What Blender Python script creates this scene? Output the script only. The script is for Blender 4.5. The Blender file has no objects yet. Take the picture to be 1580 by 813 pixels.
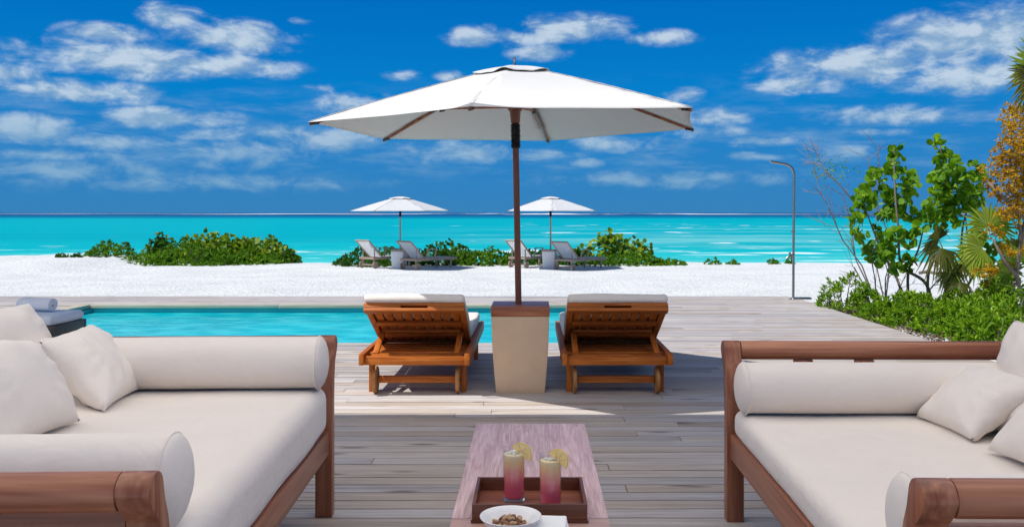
import bpy, bmesh, math, random
from mathutils import Vector, Matrix, noise as mnoise
R = math.radians
random.seed(7)
SC = bpy.context.scene
COL = SC.collection

# ------------------------------------------------------------------ camera
F, CX, HY, EYE = 1400.0, 820.0, 328.0, 1.30      # focal length / principal column / horizon row in photo pixels, eye height
cam_d = bpy.data.cameras.new('camera'); cam = bpy.data.objects.new('camera', cam_d); COL.objects.link(cam)
cam.location = (0, 0, EYE); cam.rotation_euler = (R(90), 0, 0)
cam_d.sensor_width = 36; cam_d.sensor_fit = 'HORIZONTAL'; cam_d.lens = 36 * F / 1580
cam_d.shift_x = (790 - CX) / 1580; cam_d.shift_y = (HY - 406.5) / 1580
cam_d.clip_start = 0.05; cam_d.clip_end = 20000
SC.camera = cam

def P(px, py, Y):
    return Vector(((px - CX) * Y / F, Y, EYE - (py - HY) * Y / F))

# ------------------------------------------------------------------ node helper
class NT:
    def __init__(s, tree): s.t = tree; s.n = tree.nodes; s.l = tree.links
    def new(s, typ, **kw):
        n = s.n.new(typ)
        for k, v in kw.items(): setattr(n, k, v)
        return n
    def put(s, node, key, v):
        sock = node.inputs[key]
        if isinstance(v, bpy.types.NodeSocket): s.l.new(v, sock)
        elif v is not None:
            if isinstance(v, (tuple, list)) and len(v) == 3 and sock.type == 'RGBA': v = (*v, 1)
            sock.default_value = v
    def math(s, op, a, b=None, c=None, clamp=False):
        n = s.new('ShaderNodeMath', operation=op, use_clamp=clamp)
        s.put(n, 0, a)
        if b is not None: s.put(n, 1, b)
        if c is not None: s.put(n, 2, c)
        return n.outputs[0]
    def vmath(s, op, a, b=None):
        n = s.new('ShaderNodeVectorMath', operation=op)
        s.put(n, 0, a)
        if b is not None: s.put(n, 1, b)
        return n.outputs['Value'] if op in ('LENGTH', 'DOT_PRODUCT', 'DISTANCE') else n.outputs[0]
    def noise(s, vec, scale, detail=3, rough=.55, dist=0.0):
        n = s.new('ShaderNodeTexNoise'); s.put(n, 'Vector', vec)
        n.inputs['Scale'].default_value = scale; n.inputs['Detail'].default_value = detail
        n.inputs['Roughness'].default_value = rough; n.inputs['Distortion'].default_value = dist
        return n.outputs['Fac']
    def ramp(s, fac, stops, interp='LINEAR'):
        n = s.new('ShaderNodeValToRGB'); s.put(n, 'Fac', fac)
        cr = n.color_ramp; cr.interpolation = interp
        while len(cr.elements) < len(stops): cr.elements.new(.5)
        for e, (p, c) in zip(cr.elements, stops):
            e.position = p
            e.color = (*c, 1) if isinstance(c, (tuple, list)) else (c, c, c, 1)
        return n.outputs['Color']
    def mix(s, fac, a, b, blend='MIX'):
        n = s.new('ShaderNodeMix', data_type='RGBA', blend_type=blend)
        s.put(n, 0, fac); s.put(n, 6, a); s.put(n, 7, b)
        return n.outputs[2]
    def smooth(s, v, a, b, lo=0.0, hi=1.0):
        n = s.new('ShaderNodeMapRange', interpolation_type='SMOOTHSTEP')
        s.put(n, 0, v)
        for i, x in zip((1, 2, 3, 4), (a, b, lo, hi)): n.inputs[i].default_value = x
        return n.outputs[0]
    def scaled(s, vec, sc, loc=(0, 0, 0)):
        n = s.new('ShaderNodeMapping'); s.put(n, 'Vector', vec)
        n.inputs['Scale'].default_value = sc; n.inputs['Location'].default_value = loc
        return n.outputs[0]
    def bump(s, h, strength, dist):
        n = s.new('ShaderNodeBump'); s.put(n, 'Height', h)
        n.inputs['Strength'].default_value = strength; n.inputs['Distance'].default_value = dist
        return n.outputs[0]

def newmat(name):
    m = bpy.data.materials.new(name); m.use_nodes = True
    t = NT(m.node_tree); b = t.n['Principled BSDF']
    return m, t, b

# ------------------------------------------------------------------ sun + sky
SUN_DIR = Vector((.526, .20, -1.0)).normalized()       # direction the light travels
sun_d = bpy.data.lights.new('sun', 'SUN'); sun = bpy.data.objects.new('sun', sun_d); COL.objects.link(sun)
sun_d.energy = 3.1; sun_d.angle = R(.53); sun_d.color = (1.0, .97, .92)
sun.rotation_euler = SUN_DIR.to_track_quat('-Z', 'Y').to_euler(); sun.location = (-8, -3, 15)
EL = math.asin(-SUN_DIR.z); ROT = math.atan2(-SUN_DIR.x, -SUN_DIR.y)
SKY = .05; EXPO = .64

world = bpy.data.worlds.new('World'); SC.world = world; world.use_nodes = True
wt = NT(world.node_tree)
bg = wt.n['Background']; bg.inputs['Strength'].default_value = SKY
sky = wt.new('ShaderNodeTexSky', sky_type='NISHITA', sun_disc=False)
sky.sun_elevation = EL; sky.sun_rotation = ROT % (2 * math.pi)
sky.air_density = 1.0; sky.dust_density = .4; sky.ozone_density = 2.0
tc = wt.new('ShaderNodeTexCoord').outputs['Generated']
sep = wt.new('ShaderNodeSeparateXYZ'); wt.l.new(tc, sep.inputs[0])
az = wt.math('ARCTAN2', sep.outputs[0], sep.outputs[1])
el = wt.math('ARCSINE', wt.math('MINIMUM', wt.math('MAXIMUM', sep.outputs[2], -1.0), 1.0))
# deep tropical blue below ~15 degrees, the plain sky texture above it
k = 1 / SKY / 2**EXPO
def kk(c): return tuple(x * k for x in c)
grad = wt.ramp(wt.math('DIVIDE', el, R(30)), [(0.0, (.040, .225, .50)), (.10, (.024, .225, .56)), (.24, (.002, .215, .60)), (.45, (.0, .150, .53)), (1.0, (.002, .13, .47))])
grad = wt.mix(1.0, grad, (k, k, k), 'MULTIPLY')
base = wt.mix(wt.smooth(el, R(15), R(40)), grad, sky.outputs[0])
ccoord = wt.new('ShaderNodeCombineXYZ'); wt.l.new(az, ccoord.inputs[0]); wt.l.new(wt.math('MULTIPLY', el, 2.0), ccoord.inputs[1])
cv = ccoord.outputs[0]
def cloud_noise(vec):
    return wt.noise(vec, 21, 9, .60, .25)
# cumulus banks: (column, row, half width, half height, weight), turned into azimuth / elevation
BL = [(265,25,46,19,.85),(158,53,62,16,.85),(365,58,90,26,.9),(190,92,165,27,.95),(330,102,120,19,.9),(20,115,44,14,.7),
 (118,142,112,19,.95),(38,200,70,24,.85),(262,184,105,18,.9),(325,207,64,12,.6),(178,221,95,14,.75),(60,238,110,11,.65),
 (130,264,130,22,.42),(425,205,70,14,.65),(365,238,130,22,.6),(540,160,64,20,.55),(505,216,110,20,.72),(700,236,90,20,.6),
 (300,282,220,12,.35),(735,57,48,18,.80),(800,58,60,15,.75),(880,46,95,24,.92),(1022,58,52,13,.78),(832,82,48,13,.8),(1050,147,34,12,.65),
 (1112,180,50,17,.78),(1090,204,74,9,.5),(955,220,74,17,.62),(840,241,60,10,.55),(905,252,28,8,.5),(1180,218,50,10,.7),(1165,242,44,7,.5),
 (1330,102,150,32,.95),(1450,72,95,50,1.0),(1545,55,70,44,1.0),(1245,130,80,15,.9),(1500,115,120,28,.85),(1375,178,105,15,.72),
 (1335,206,50,7,.55),(1310,233,40,9,.5),(1060,278,150,13,.48),(930,276,90,12,.45),(430,284,120,9,.4),(460,33,18,6,.5),(500,138,24,6,.35),(620,118,20,7,.3),(693,118,22,8,.55)]
dens = None
for (px, py, rx, ry, w) in BL:
    a0 = math.atan((px - CX) / F); e0 = math.atan((HY - py) / F * math.cos(a0))
    sx = F / rx; sy = F / ry
    d = wt.vmath('SUBTRACT', cv, (a0, 2 * e0, 0))
    d = wt.vmath('MULTIPLY', d, (sx, sy / 2, 0))
    ln = wt.vmath('LENGTH', d)
    v = wt.math('MULTIPLY_ADD', ln, -w, w)
    dens = v if dens is None else wt.math('MAXIMUM', dens, v)
dens = wt.math('MAXIMUM', dens, -1.0)
nz = cloud_noise(cv)
nz2 = cloud_noise(wt.vmath('ADD', cv, (-.008, .018, 0)))     # a little nearer the sun: which side of a puff is lit
puff = wt.math('ADD', dens, wt.math('MULTIPLY_ADD', nz, 2.35, -1.175))
alpha = wt.math('MULTIPLY', wt.smooth(puff, -.22, .75), wt.smooth(dens, -.30, .10))
veil = wt.math('MULTIPLY', wt.smooth(wt.noise(wt.scaled(cv, (1, 2.6, 1)), 11, 7, .62), .44, .70), wt.math('MULTIPLY', wt.smooth(el, R(1), R(3)), wt.smooth(el, R(9), R(4.5))))
alpha = wt.math('MAXIMUM', wt.math('MULTIPLY', alpha, .86), wt.math('MULTIPLY', veil, .34))
lit = wt.smooth(wt.math('ADD', wt.math('SUBTRACT', nz, nz2), wt.math('MULTIPLY', puff, .06)), -.10, .19)
ccol = wt.mix(lit, (.27, .43, .62), (.60, .71, .81))
ccol = wt.mix(wt.smooth(el, R(8), R(1)), ccol, (.22, .42, .62))
ccol = wt.mix(1.0, ccol, (k, k, k), 'MULTIPLY')
final = wt.mix(alpha, base, ccol)
wt.l.new(final, bg.inputs['Color'])
world.cycles.sampling_method = 'MANUAL'; world.cycles.sample_map_resolution = 512

SC.view_settings.view_transform = 'Standard'; SC.view_settings.look = 'None'
SC.view_settings.exposure = EXPO; SC.view_settings.gamma = 1.0
SC.view_settings.use_curve_mapping = False
SC.render.engine = 'CYCLES'
SC.cycles.use_denoising = True
SC.cycles.max_bounces = 8; SC.cycles.transparent_max_bounces = 12

# ------------------------------------------------------------------ mesh building
class MB:
    def __init__(s): s.v = []; s.f = []
    def add(s, vs, fs):
        o = len(s.v); s.v += [Vector(v) for v in vs]; s.f += [tuple(i + o for i in f) for f in fs]; return s
    def hexa(s, p):      # 8 corners, bottom ring then top ring
        return s.add(p, [(3,2,1,0),(4,5,6,7),(0,1,5,4),(1,2,6,5),(2,3,7,6),(3,0,4,7)])
    def box(s, x0, x1, y0, y1, z0, z1):
        return s.hexa([(x0,y0,z0),(x1,y0,z0),(x1,y1,z0),(x0,y1,z0),(x0,y0,z1),(x1,y0,z1),(x1,y1,z1),(x0,y1,z1)])
    def obox(s, fn, a0, a1, b0, b1, c0, c1):
        q = [(a0,b0,c0),(a1,b0,c0),(a1,b1,c0),(a0,b1,c0),(a0,b0,c1),(a1,b0,c1),(a1,b1,c1),(a0,b1,c1)]
        return s.hexa([fn(*t) for t in q])
    def beam(s, a, b, w, h, side=(1, 0, 0)):
        a, b = Vector(a), Vector(b); d = (b - a).normalized(); sd = Vector(side); sd = (sd - d * sd.dot(d)).normalized(); up = d.cross(sd)
        x = sd * w / 2; y = up * h / 2
        return s.hexa([a-x-y, a+x-y, a+x+y, a-x+y, b-x-y, b+x-y, b+x+y, b-x+y])
    def tube(s, pts, rad, n=8, cap=True):
        pts = [Vector(p) for p in pts]
        if not isinstance(rad, (list, tuple)): rad = [rad] * len(pts)
        vs, fs = [], []
        ref = None
        for i, p in enumerate(pts):
            d = (pts[min(i+1, len(pts)-1)] - pts[max(i-1, 0)])
            d = d.normalized() if d.length > 1e-9 else Vector((0,0,1))
            if ref is None:
                ref = Vector((1,0,0)) if abs(d.x) < .8 else Vector((0,1,0))
            u = (ref - d * ref.dot(d)).normalized(); w = d.cross(u); ref = u
            for j in range(n):
                t = 2 * math.pi * j / n
                vs.append(p + (u * math.cos(t) + w * math.sin(t)) * rad[i])
        m = len(pts)
        for i in range(m - 1):
            for j in range(n):
                fs.append((i*n+j, i*n+(j+1)%n, (i+1)*n+(j+1)%n, (i+1)*n+j))
        if cap:
            fs.append(tuple(range(n))[::-1]); fs.append(tuple((m-1)*n + j for j in range(n)))
        return s.add(vs, fs)
    def lathe(s, prof, n=32, fn=lambda r, t, z: (r*math.cos(t), r*math.sin(t), z)):
        vs, fs = [], []
        for (r, z) in prof:
            for j in range(n): vs.append(fn(r, 2*math.pi*j/n, z))
        m = len(prof)
        for i in range(m - 1):
            for j in range(n):
                fs.append((i*n+j, i*n+(j+1)%n, (i+1)*n+(j+1)%n, (i+1)*n+j))
        fs.append(tuple(range(n))[::-1]); fs.append(tuple((m-1)*n + j for j in range(n)))
        return s.add(vs, fs)
    def prism(s, poly, off):
        off = Vector(off); n = len(poly); poly = [Vector(p) for p in poly]
        vs = poly + [p + off for p in poly]
        fs = [tuple(range(n))[::-1], tuple(range(n, 2*n))] + [(i, (i+1)%n, n+(i+1)%n, n+i) for i in range(n)]
        return s.add(vs, fs)
    def build(s, name, mat, parent=None, bevel=0.0, seg=2, ang=35, loc=None, norm=True, smooth=True, warp=None):
        me = bpy.data.meshes.new(name)
        me.from_pydata([tuple(v) for v in s.v], [], s.f)
        if norm or bevel:
            bm = bmesh.new(); bm.from_mesh(me)
            if norm: bmesh.ops.recalc_face_normals(bm, faces=bm.faces)
            if bevel:
                ed = [e for e in bm.edges if len(e.link_faces) == 2 and e.calc_face_angle(0) > R(30)]
                bmesh.ops.bevel(bm, geom=ed, offset=bevel, segments=seg, profile=.5, affect='EDGES', clamp_overlap=True)
            bm.to_mesh(me); bm.free()
        if smooth:
            me.polygons.foreach_set('use_smooth', [True] * len(me.polygons))
            me.set_sharp_from_angle(angle=R(ang))
        if warp:
            for v in me.vertices: v.co = warp(v.co)
        me.materials.append(mat)
        o = bpy.data.objects.new(name, me); COL.objects.link(o)
        if parent is not None: o.parent = parent
        if loc is not None: o.location = loc
        return o

def tag(o, label=None, cat=None, group=None, kind=None):
    if label: o['label'] = label
    if cat: o['category'] = cat
    if group: o['group'] = group
    if kind: o['kind'] = kind
    return o
def thing(name, label, cat, loc=(0,0,0), rz=0.0, group=None):
    o = bpy.data.objects.new(name, None); COL.objects.link(o); o.empty_display_size = .1
    o.location = loc; o.rotation_euler = (0, 0, rz)
    return tag(o, label, cat, group)
def copy_tree(o, parent=None):
    c = o.copy(); COL.objects.link(c)
    if parent is not None: c.parent = parent
    for ch in list(o.children): copy_tree(ch, c)
    return c

def soft_box(x0, x1, y0, y1, z0, z1, bev, seg=4, cuts=6, amp=.004, bulge=.0, fs=3.0, seed=0):
    """A stuffed slab: rounded box, subdivided, its faces slightly swollen and rippled."""
    bm = bmesh.new(); bmesh.ops.create_cube(bm, size=1)
    for v in bm.verts:
        v.co = Vector(((x0+x1)/2 + v.co.x*(x1-x0), (y0+y1)/2 + v.co.y*(y1-y0), (z0+z1)/2 + v.co.z*(z1-z0)))
    bmesh.ops.bevel(bm, geom=bm.edges[:], offset=bev, segments=seg, profile=.5, affect='EDGES', clamp_overlap=True)
    big = [e for e in bm.edges if e.calc_length() > bev * 1.2]
    bmesh.ops.subdivide_edges(bm, edges=big, cuts=cuts, use_grid_fill=True)
    bm.normal_update()
    c = Vector(((x0+x1)/2, (y0+y1)/2, (z0+z1)/2)); h = Vector(((x1-x0)/2, (y1-y0)/2, (z1-z0)/2))
    for v in bm.verts:
        q = v.co - c; a = [min(1, abs(q[i]/h[i])) for i in range(3)]
        n = v.normal.copy()
        k = bulge * (1-a[0]**2 if abs(n.x) < .7 else 1) * (1-a[1]**2 if abs(n.y) < .7 else 1) * (1-a[2]**2 if abs(n.z) < .7 else 1)
        v.co += n * (k + amp * mnoise.noise((v.co + Vector((seed, seed*2, 0))) * fs))
    m = MB(); bm.verts.index_update()
    m.v = [v.co.copy() for v in bm.verts]; m.f = [tuple(v.index for v in f.verts) for f in bm.faces]
    bm.free(); return m

# ------------------------------------------------------------------ materials
def wood(name, dark, mid, light, axis, rough=.4, fine=1.0, bump=.15, spec=.5, ring=.8):
    m, t, b = newmat(name)
    co = t.new('ShaderNodeTexCoord').outputs['Object']
    geo = t.new('ShaderNodeNewGeometry')
    off = t.vmath('MULTIPLY', geo.outputs['Random Per Island'], (7.0, 5.0, 9.0))
    sc = [26 * fine] * 3; sc[axis] = 1.6 * fine
    v = t.vmath('ADD', co, off)
    g = t.noise(t.scaled(v, sc), 1.0, 5, .6, ring)
    sc2 = [150 * fine] * 3; sc2[axis] = 5 * fine
    fn = t.noise(t.scaled(v, sc2), 1.0, 2, .5)
    f = t.math('MULTIPLY_ADD', fn, .35, t.math('MULTIPLY', g, .75))
    c = t.ramp(f, [(.28, dark), (.52, mid), (.78, light)])
    tone = t.math('MULTIPLY_ADD', geo.outputs['Random Per Island'], .30, .85)
    hs = t.new('ShaderNodeHueSaturation'); t.put(hs, 'Color', c); t.put(hs, 'Value', tone)
    col = hs.outputs[0]
    t.put(b, 'Base Color', col)
    t.put(b, 'Roughness', t.math('MULTIPLY_ADD', f, .25, rough - .12))
    b.inputs['Specular IOR Level'].default_value = spec
    t.put(b, 'Normal', t.bump(f, bump, .004))
    return m

def cloth(name, col, rough=.9, weave=900, transl=0.0, wrinkle=.0, col2=None):
    m, t, b = newmat(name)
    co = t.new('ShaderNodeTexCoord').outputs['Object']
    n = t.noise(co, 5, 4, .6)
    t.put(b, 'Base Color', t.mix(t.math('MULTIPLY', n, 1.0), col, col2 or tuple(c * .93 for c in col)))
    b.inputs['Roughness'].default_value = rough
    b.inputs['Specular IOR Level'].default_value = .15
    b.inputs['Sheen Weight'].default_value = .15
    w = t.noise(co, weave, 1, .5)
    h = t.math('MULTIPLY_ADD', w, .06, t.math('MULTIPLY', t.noise(t.scaled(co, (1, 1, 1)), 7, 3, .55, .6), wrinkle))
    t.put(b, 'Normal', t.bump(h, .5, .02))
    if transl:
        tr = t.new('ShaderNodeBsdfTranslucent'); tr.inputs['Color'].default_value = (*col, 1)
        mx = t.new('ShaderNodeMixShader'); mx.inputs[0].default_value = transl
        t.l.new(b.outputs[0], mx.inputs[1]); t.l.new(tr.outputs[0], mx.inputs[2])
        t.l.new(mx.outputs[0], t.n['Material Output'].inputs['Surface'])
    return m

def plain(name, col, rough=.5, metal=0.0, nscale=20, var=.12, bump=.0, spec=.5):
    m, t, b = newmat(name)
    co = t.new('ShaderNodeTexCoord').outputs['Object']
    n = t.noise(co, nscale, 5, .6)
    t.put(b, 'Base Color', t.mix(n, tuple(c * (1 - var) for c in col), tuple(min(1, c * (1 + var)) for c in col)))
    b.inputs['Roughness'].default_value = rough; b.inputs['Metallic'].default_value = metal
    b.inputs['Specular IOR Level'].default_value = spec
    if bump: t.put(b, 'Normal', t.bump(n, bump, .01))
    return m

def leafmat(name, stops, transl=.35, rough=.45):
    m, t, b = newmat(name)
    geo = t.new('ShaderNodeNewGeometry')
    co = t.new('ShaderNodeTexCoord').outputs['Object']
    f = t.math('MULTIPLY_ADD', t.noise(co, 2.2, 2, .5), .9, t.math('MULTIPLY_ADD', geo.outputs['Random Per Island'], .55, -.22))
    c = t.ramp(f, stops)
    t.put(b, 'Base Color', c); b.inputs['Roughness'].default_value = rough
    b.inputs['Specular IOR Level'].default_value = .2
    tr = t.new('ShaderNodeBsdfTranslucent')
    t.put(tr, 'Color', t.mix(1.0, c, (1.25, 1.3, .6), 'MULTIPLY'))
    mx = t.new('ShaderNodeMixShader'); mx.inputs[0].default_value = transl
    t.l.new(b.outputs[0], mx.inputs[1]); t.l.new(tr.outputs[0], mx.inputs[2])
    t.l.new(mx.outputs[0], t.n['Material Output'].inputs['Surface'])
    return m

TEAK = [wood('teak ' + a, (.15, .028, .004), (.36, .094, .012), (.56, .19, .032), i, .48, spec=.25) for i, a in enumerate('xyz')]
MAHO = [wood('mahogany ' + a, (.060, .016, .006), (.28, .090, .040), (.50, .215, .11), i, .34, .34, .08, ring=2.6) for i, a in enumerate('xyz')]
POLE = wood('pole wood', (.075, .020, .008), (.14, .040, .016), (.20, .062, .025), 2, .4)
TABLE = wood('table wood', (.28, .160, .165), (.51, .335, .335), (.79, .59, .58), 1, .40, 1.7, .12, ring=1.6)
TRAYW = wood('tray wood', (.060, .018, .008), (.12, .038, .016), (.19, .065, .03), 0, .35)
GREYTEAK = [wood('weathered teak ' + a, (.20, .14, .10), (.33, .245, .185), (.45, .35, .28), i, .6) for i, a in enumerate('xyz')]
DARKW = wood('dark bench wood', (.035, .026, .02), (.06, .045, .036), (.09, .07, .055), 0, .5)
CREAM = cloth('cream canvas', (.86, .77, .68), wrinkle=.8)
CREAM2 = cloth('pale canvas cushions', (.86, .775, .69), wrinkle=.9)
WHITEC = cloth('white canvas', (.90, .89, .87), wrinkle=.3)
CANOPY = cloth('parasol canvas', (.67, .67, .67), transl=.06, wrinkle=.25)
SLING = cloth('sling fabric', (.92, .92, .91), transl=.82)
FILL_CANVAS = cloth('fill light canvas', (.97, .925, .87), transl=.90)  # canvas of the added canopy, translucent to give the terrace fill light
TOWEL = cloth('terry towel', (.80, .83, .88), weave=260, wrinkle=1.5)
STONE = plain('cast stone', (.66, .47, .31), .85, 0, 9, .10, .25, .2)
WHITESTONE = plain('white cast stone', (.80, .79, .77), .85, 0, 9, .05, .2, .2)
STEEL = plain('brushed steel', (.36, .345, .33), .3, 1.0, 60, .08)
BOLT = plain('dark bolt metal', (.06, .05, .045), .5, .6)
ROPE = plain('black rope', (.012, .012, .014), .9, 0, 90, .4, .6)
WHEELM = wood('wheel wood', (.22, .085, .02), (.38, .165, .045), (.52, .27, .09), 2, .5)
BARK = plain('grey bark', (.21, .165, .135), .9, 0, 30, .35, .5, .2)
TWIG = plain('bare twig bark', (.27, .22, .20), .9, 0, 30, .25, .3, .2)
DRYLEAF = plain('dry leaf litter', (.17, .11, .075), .9, 0, 20, .4, 0, .1)
PORC = plain('glazed porcelain', (.86, .84, .80), .18, 0, 5, .02)

# planks of the deck: weathered, each board its own tone, grain along X, a few knots
deck_m, t, b = newmat('weathered deck boards')
co = t.new('ShaderNodeTexCoord').outputs['Object']
geo = t.new('ShaderNodeNewGeometry'); rnd = geo.outputs['Random Per Island']
v = t.vmath('ADD', co, t.vmath('MULTIPLY', rnd, (31.0, 3.0, 7.0)))
g = t.noise(t.scaled(v, (1.3, 34, 30)), 1.0, 6, .62, .7)
fine = t.noise(t.scaled(v, (6, 220, 60)), 1.0, 2, .5)
f = t.math('MULTIPLY_ADD', fine, .35, t.math('MULTIPLY', g, .72))
c = t.ramp(f, [(.26, (.20, .165, .14)), (.5, (.455, .42, .40)), (.74, (.63, .60, .58))])
tone = t.ramp(rnd, [(0, (.66, .63, .61)), (.3, (.88, .87, .89)), (.55, (1.0, .98, .97)), (.75, (.96, .89, .81)), (1, (.80, .70, .61))])
c = t.mix(1.0, c, tone, 'MULTIPLY')
vor = t.new('ShaderNodeTexVoronoi'); t.put(vor, 'Vector', t.scaled(v, (2.1, 8.5, 0.01))); vor.inputs['Scale'].default_value = 1.0
knot = t.smooth(vor.outputs['Distance'], .26, .06)
kon = t.math('GREATER_THAN', t.new('ShaderNodeSeparateColor').outputs[0], .5)
sepc = t.n['Separate Color']; t.l.new(vor.outputs['Color'], sepc.inputs[0])
knot = t.math('MULTIPLY', knot, kon)
c = t.mix(t.math('MULTIPLY', knot, .8), c, (.12, .085, .06))
patch = t.noise(t.scaled(co, (.7, .5, 1)), 1.0, 4, .6)
c = t.mix(t.smooth(patch, .45, .75, 0, .28), c, (.66, .65, .64))
t.put(b, 'Base Color', c); b.inputs['Roughness'].default_value = .62; b.inputs['Specular IOR Level'].default_value = .4
t.put(b, 'Normal', t.bump(f, .25, .004))
DECK = deck_m

sand_m, t, b = newmat('white coral sand')
co = t.new('ShaderNodeTexCoord').outputs['Object']
n1 = t.noise(co, .8, 5, .6); n2 = t.noise(co, 7, 5, .65); n3 = t.noise(t.scaled(co, (1, .6, 1)), 16, 3, .6)
c = t.mix(t.smooth(n1, .35, .7), (.715, .725, .725), (.63, .645, .65))
speck = t.smooth(t.noise(co, 26, 2, .5), .70, .78)
c = t.mix(t.math('MULTIPLY', speck, .45), c, (.40, .34, .28))
t.put(b, 'Base Color', c); b.inputs['Roughness'].default_value = .95; b.inputs['Specular IOR Level'].default_value = .1
t.put(b, 'Normal', t.bump(t.math('ADD', n2, t.math('MULTIPLY', n3, .5)), .75, .115))
SAND = sand_m

sea_m, t, b = newmat('lagoon water')
pos = t.new('ShaderNodeNewGeometry').outputs['Position']
sx = t.new('ShaderNodeSeparateXYZ'); t.l.new(pos, sx.inputs[0])
inv = t.math('DIVIDE', 2.5, t.math('MAXIMUM', sx.outputs[1], 20))
wob = t.math('MULTIPLY_ADD', t.noise(t.scaled(pos, (.010, .03, 1)), 1.0, 4, .6), .010, -.005)
q = t.math('DIVIDE', t.math('ADD', inv, t.math('MULTIPLY', wob, t.smooth(inv, .004, .02))), .055)
c = t.ramp(q, [(0, (.010, .055, .19)), (.060, (.006, .075, .21)), (.095, (.0, .15, .29)), (.13, (.0, .33, .40)), (.30, (.0, .345, .41)), (.52, (.0, .335, .40)), (.75, (.002, .40, .44)), (.90, (.03, .46, .48)), (1, (.09, .53, .53))])
streak = t.noise(t.scaled(pos, (.012, .07, 1)), 1.0, 5, .6)
c = t.mix(t.smooth(streak, .52, .72, 0, .40), c, (.02, .48, .51))
c = t.mix(t.math('MULTIPLY', t.smooth(streak, .46, .30, 0, .45), t.smooth(inv, .006, .016)), c, (0, .27, .38))
pale = t.math('MULTIPLY', t.math('MULTIPLY', t.smooth(sx.outputs[1], 48, 60), t.smooth(sx.outputs[1], 190, 90)), t.smooth(sx.outputs[0], -25, 20))
c = t.mix(t.math('MULTIPLY', pale, t.smooth(t.noise(t.scaled(pos, (.045, .09, 1), (9.1, 2.2, 0)), 1.0, 5, .6), .40, .66, 0, .55)), c, (.24, .58, .56))
# surf: the reef far out, then scattered breakers in the lagoon
reef = t.math('MULTIPLY', t.smooth(sx.outputs[1], 1150, 1300), t.smooth(sx.outputs[1], 2700, 2300))
reef = t.math('MULTIPLY', reef, t.smooth(t.noise(t.scaled(pos, (.010, .0005, 1)), 1.0, 6, .75), .49, .58))
brk = t.noise(t.scaled(pos, (.16, .10, 1), (3.7, 1.2, 0)), 1.0, 4, .5)
band = t.math('MULTIPLY', t.smooth(sx.outputs[1], 44, 60), t.smooth(sx.outputs[1], 240, 130))
side = t.smooth(sx.outputs[0], -30, 12, .0, 1.0)
thr = t.math('MULTIPLY_ADD', side, .10, -.10)
foam = t.math('MULTIPLY', t.math('MULTIPLY', band, .78), t.smooth(t.math('ADD', brk, thr), .615, .70))
near = t.math('MULTIPLY', t.smooth(sx.outputs[1], 75, 62), t.smooth(t.noise(t.scaled(pos, (.14, .30, 1), (1.3, 5.1, 0)), 1.0, 5, .6), .57, .68))
foam = t.math('MAXIMUM', t.math('MAXIMUM', foam, reef), t.math('MULTIPLY', near, .75), clamp=True)
c = t.mix(foam, c, (.88, .90, .90))
t.put(b, 'Base Color', c)
b.inputs['Roughness'].default_value = .5; b.inputs['Specular IOR Level'].default_value = .015
h = t.noise(t.scaled(pos, (.6, 1.6, 1)), 1.0, 4, .6)
t.put(b, 'Normal', t.bump(h, .35, .25))
SEA = sea_m

pool_m, t, b = newmat('pool water')
pos = t.new('ShaderNodeNewGeometry').outputs['Position']
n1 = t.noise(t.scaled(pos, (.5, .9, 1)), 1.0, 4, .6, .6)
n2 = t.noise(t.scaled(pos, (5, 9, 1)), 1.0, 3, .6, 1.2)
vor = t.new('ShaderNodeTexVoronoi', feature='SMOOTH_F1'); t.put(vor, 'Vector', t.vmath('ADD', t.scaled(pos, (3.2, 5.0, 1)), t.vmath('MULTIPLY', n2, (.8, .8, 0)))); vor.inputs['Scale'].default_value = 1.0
caus = t.smooth(vor.outputs['Distance'], .25, .75)  # bright caustic light, painted into the pool colour
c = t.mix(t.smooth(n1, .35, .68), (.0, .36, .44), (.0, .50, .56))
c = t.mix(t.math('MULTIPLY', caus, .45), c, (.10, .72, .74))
t.put(b, 'Base Color', c); b.inputs['Roughness'].default_value = .10; b.inputs['Specular IOR Level'].default_value = .045
t.put(b, 'Normal', t.bump(n2, .25, .03))
POOLW = pool_m
POOLT = plain('turquoise pool tile', (.03, .40, .45), .35, 0, 8, .15)
COPING = wood('coping timber', (.30, .26, .19), (.45, .40, .30), (.58, .53, .42), 0, .6)

GREEN = leafmat('sea lettuce leaves', [(.12, (.035, .105, .006)), (.42, (.085, .21, .010)), (.68, (.15, .31, .016)), (.95, (.25, .40, .03))])
DKGREEN = leafmat('dark shrub leaves', [(.15, (.018, .070, .006)), (.5, (.05, .145, .010)), (.9, (.11, .24, .018))])
YGREEN = leafmat('yellowing shrub leaves', [(.12, (.05, .12, .008)), (.36, (.11, .22, .010)), (.62, (.22, .32, .015)), (.95, (.42, .43, .03))])
GRAPE = leafmat('sea grape leaves', [(.15, (.05, .15, .006)), (.42, (.12, .27, .008)), (.68, (.20, .38, .014)), (.95, (.34, .47, .03))], .4, .55)
BRIGHT = leafmat('bright hedge leaves', [(.12, (.05, .13, .008)), (.40, (.16, .31, .014)), (.66, (.28, .44, .022)), (.95, (.44, .54, .05))])
OCHRE = leafmat('ochre shrub leaves', [(.10, (.20, .13, .010)), (.38, (.45, .25, .012)), (.68, (.62, .37, .02)), (.95, (.66, .48, .06))])
FAN = leafmat('palmetto fronds', [(.15, (.11, .20, .014)), (.5, (.26, .37, .03)), (.9, (.48, .52, .09))])
FANOLD = leafmat('old palmetto fronds', [(.15, (.05, .075, .012)), (.5, (.10, .12, .02)), (.9, (.20, .18, .04))])

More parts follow.
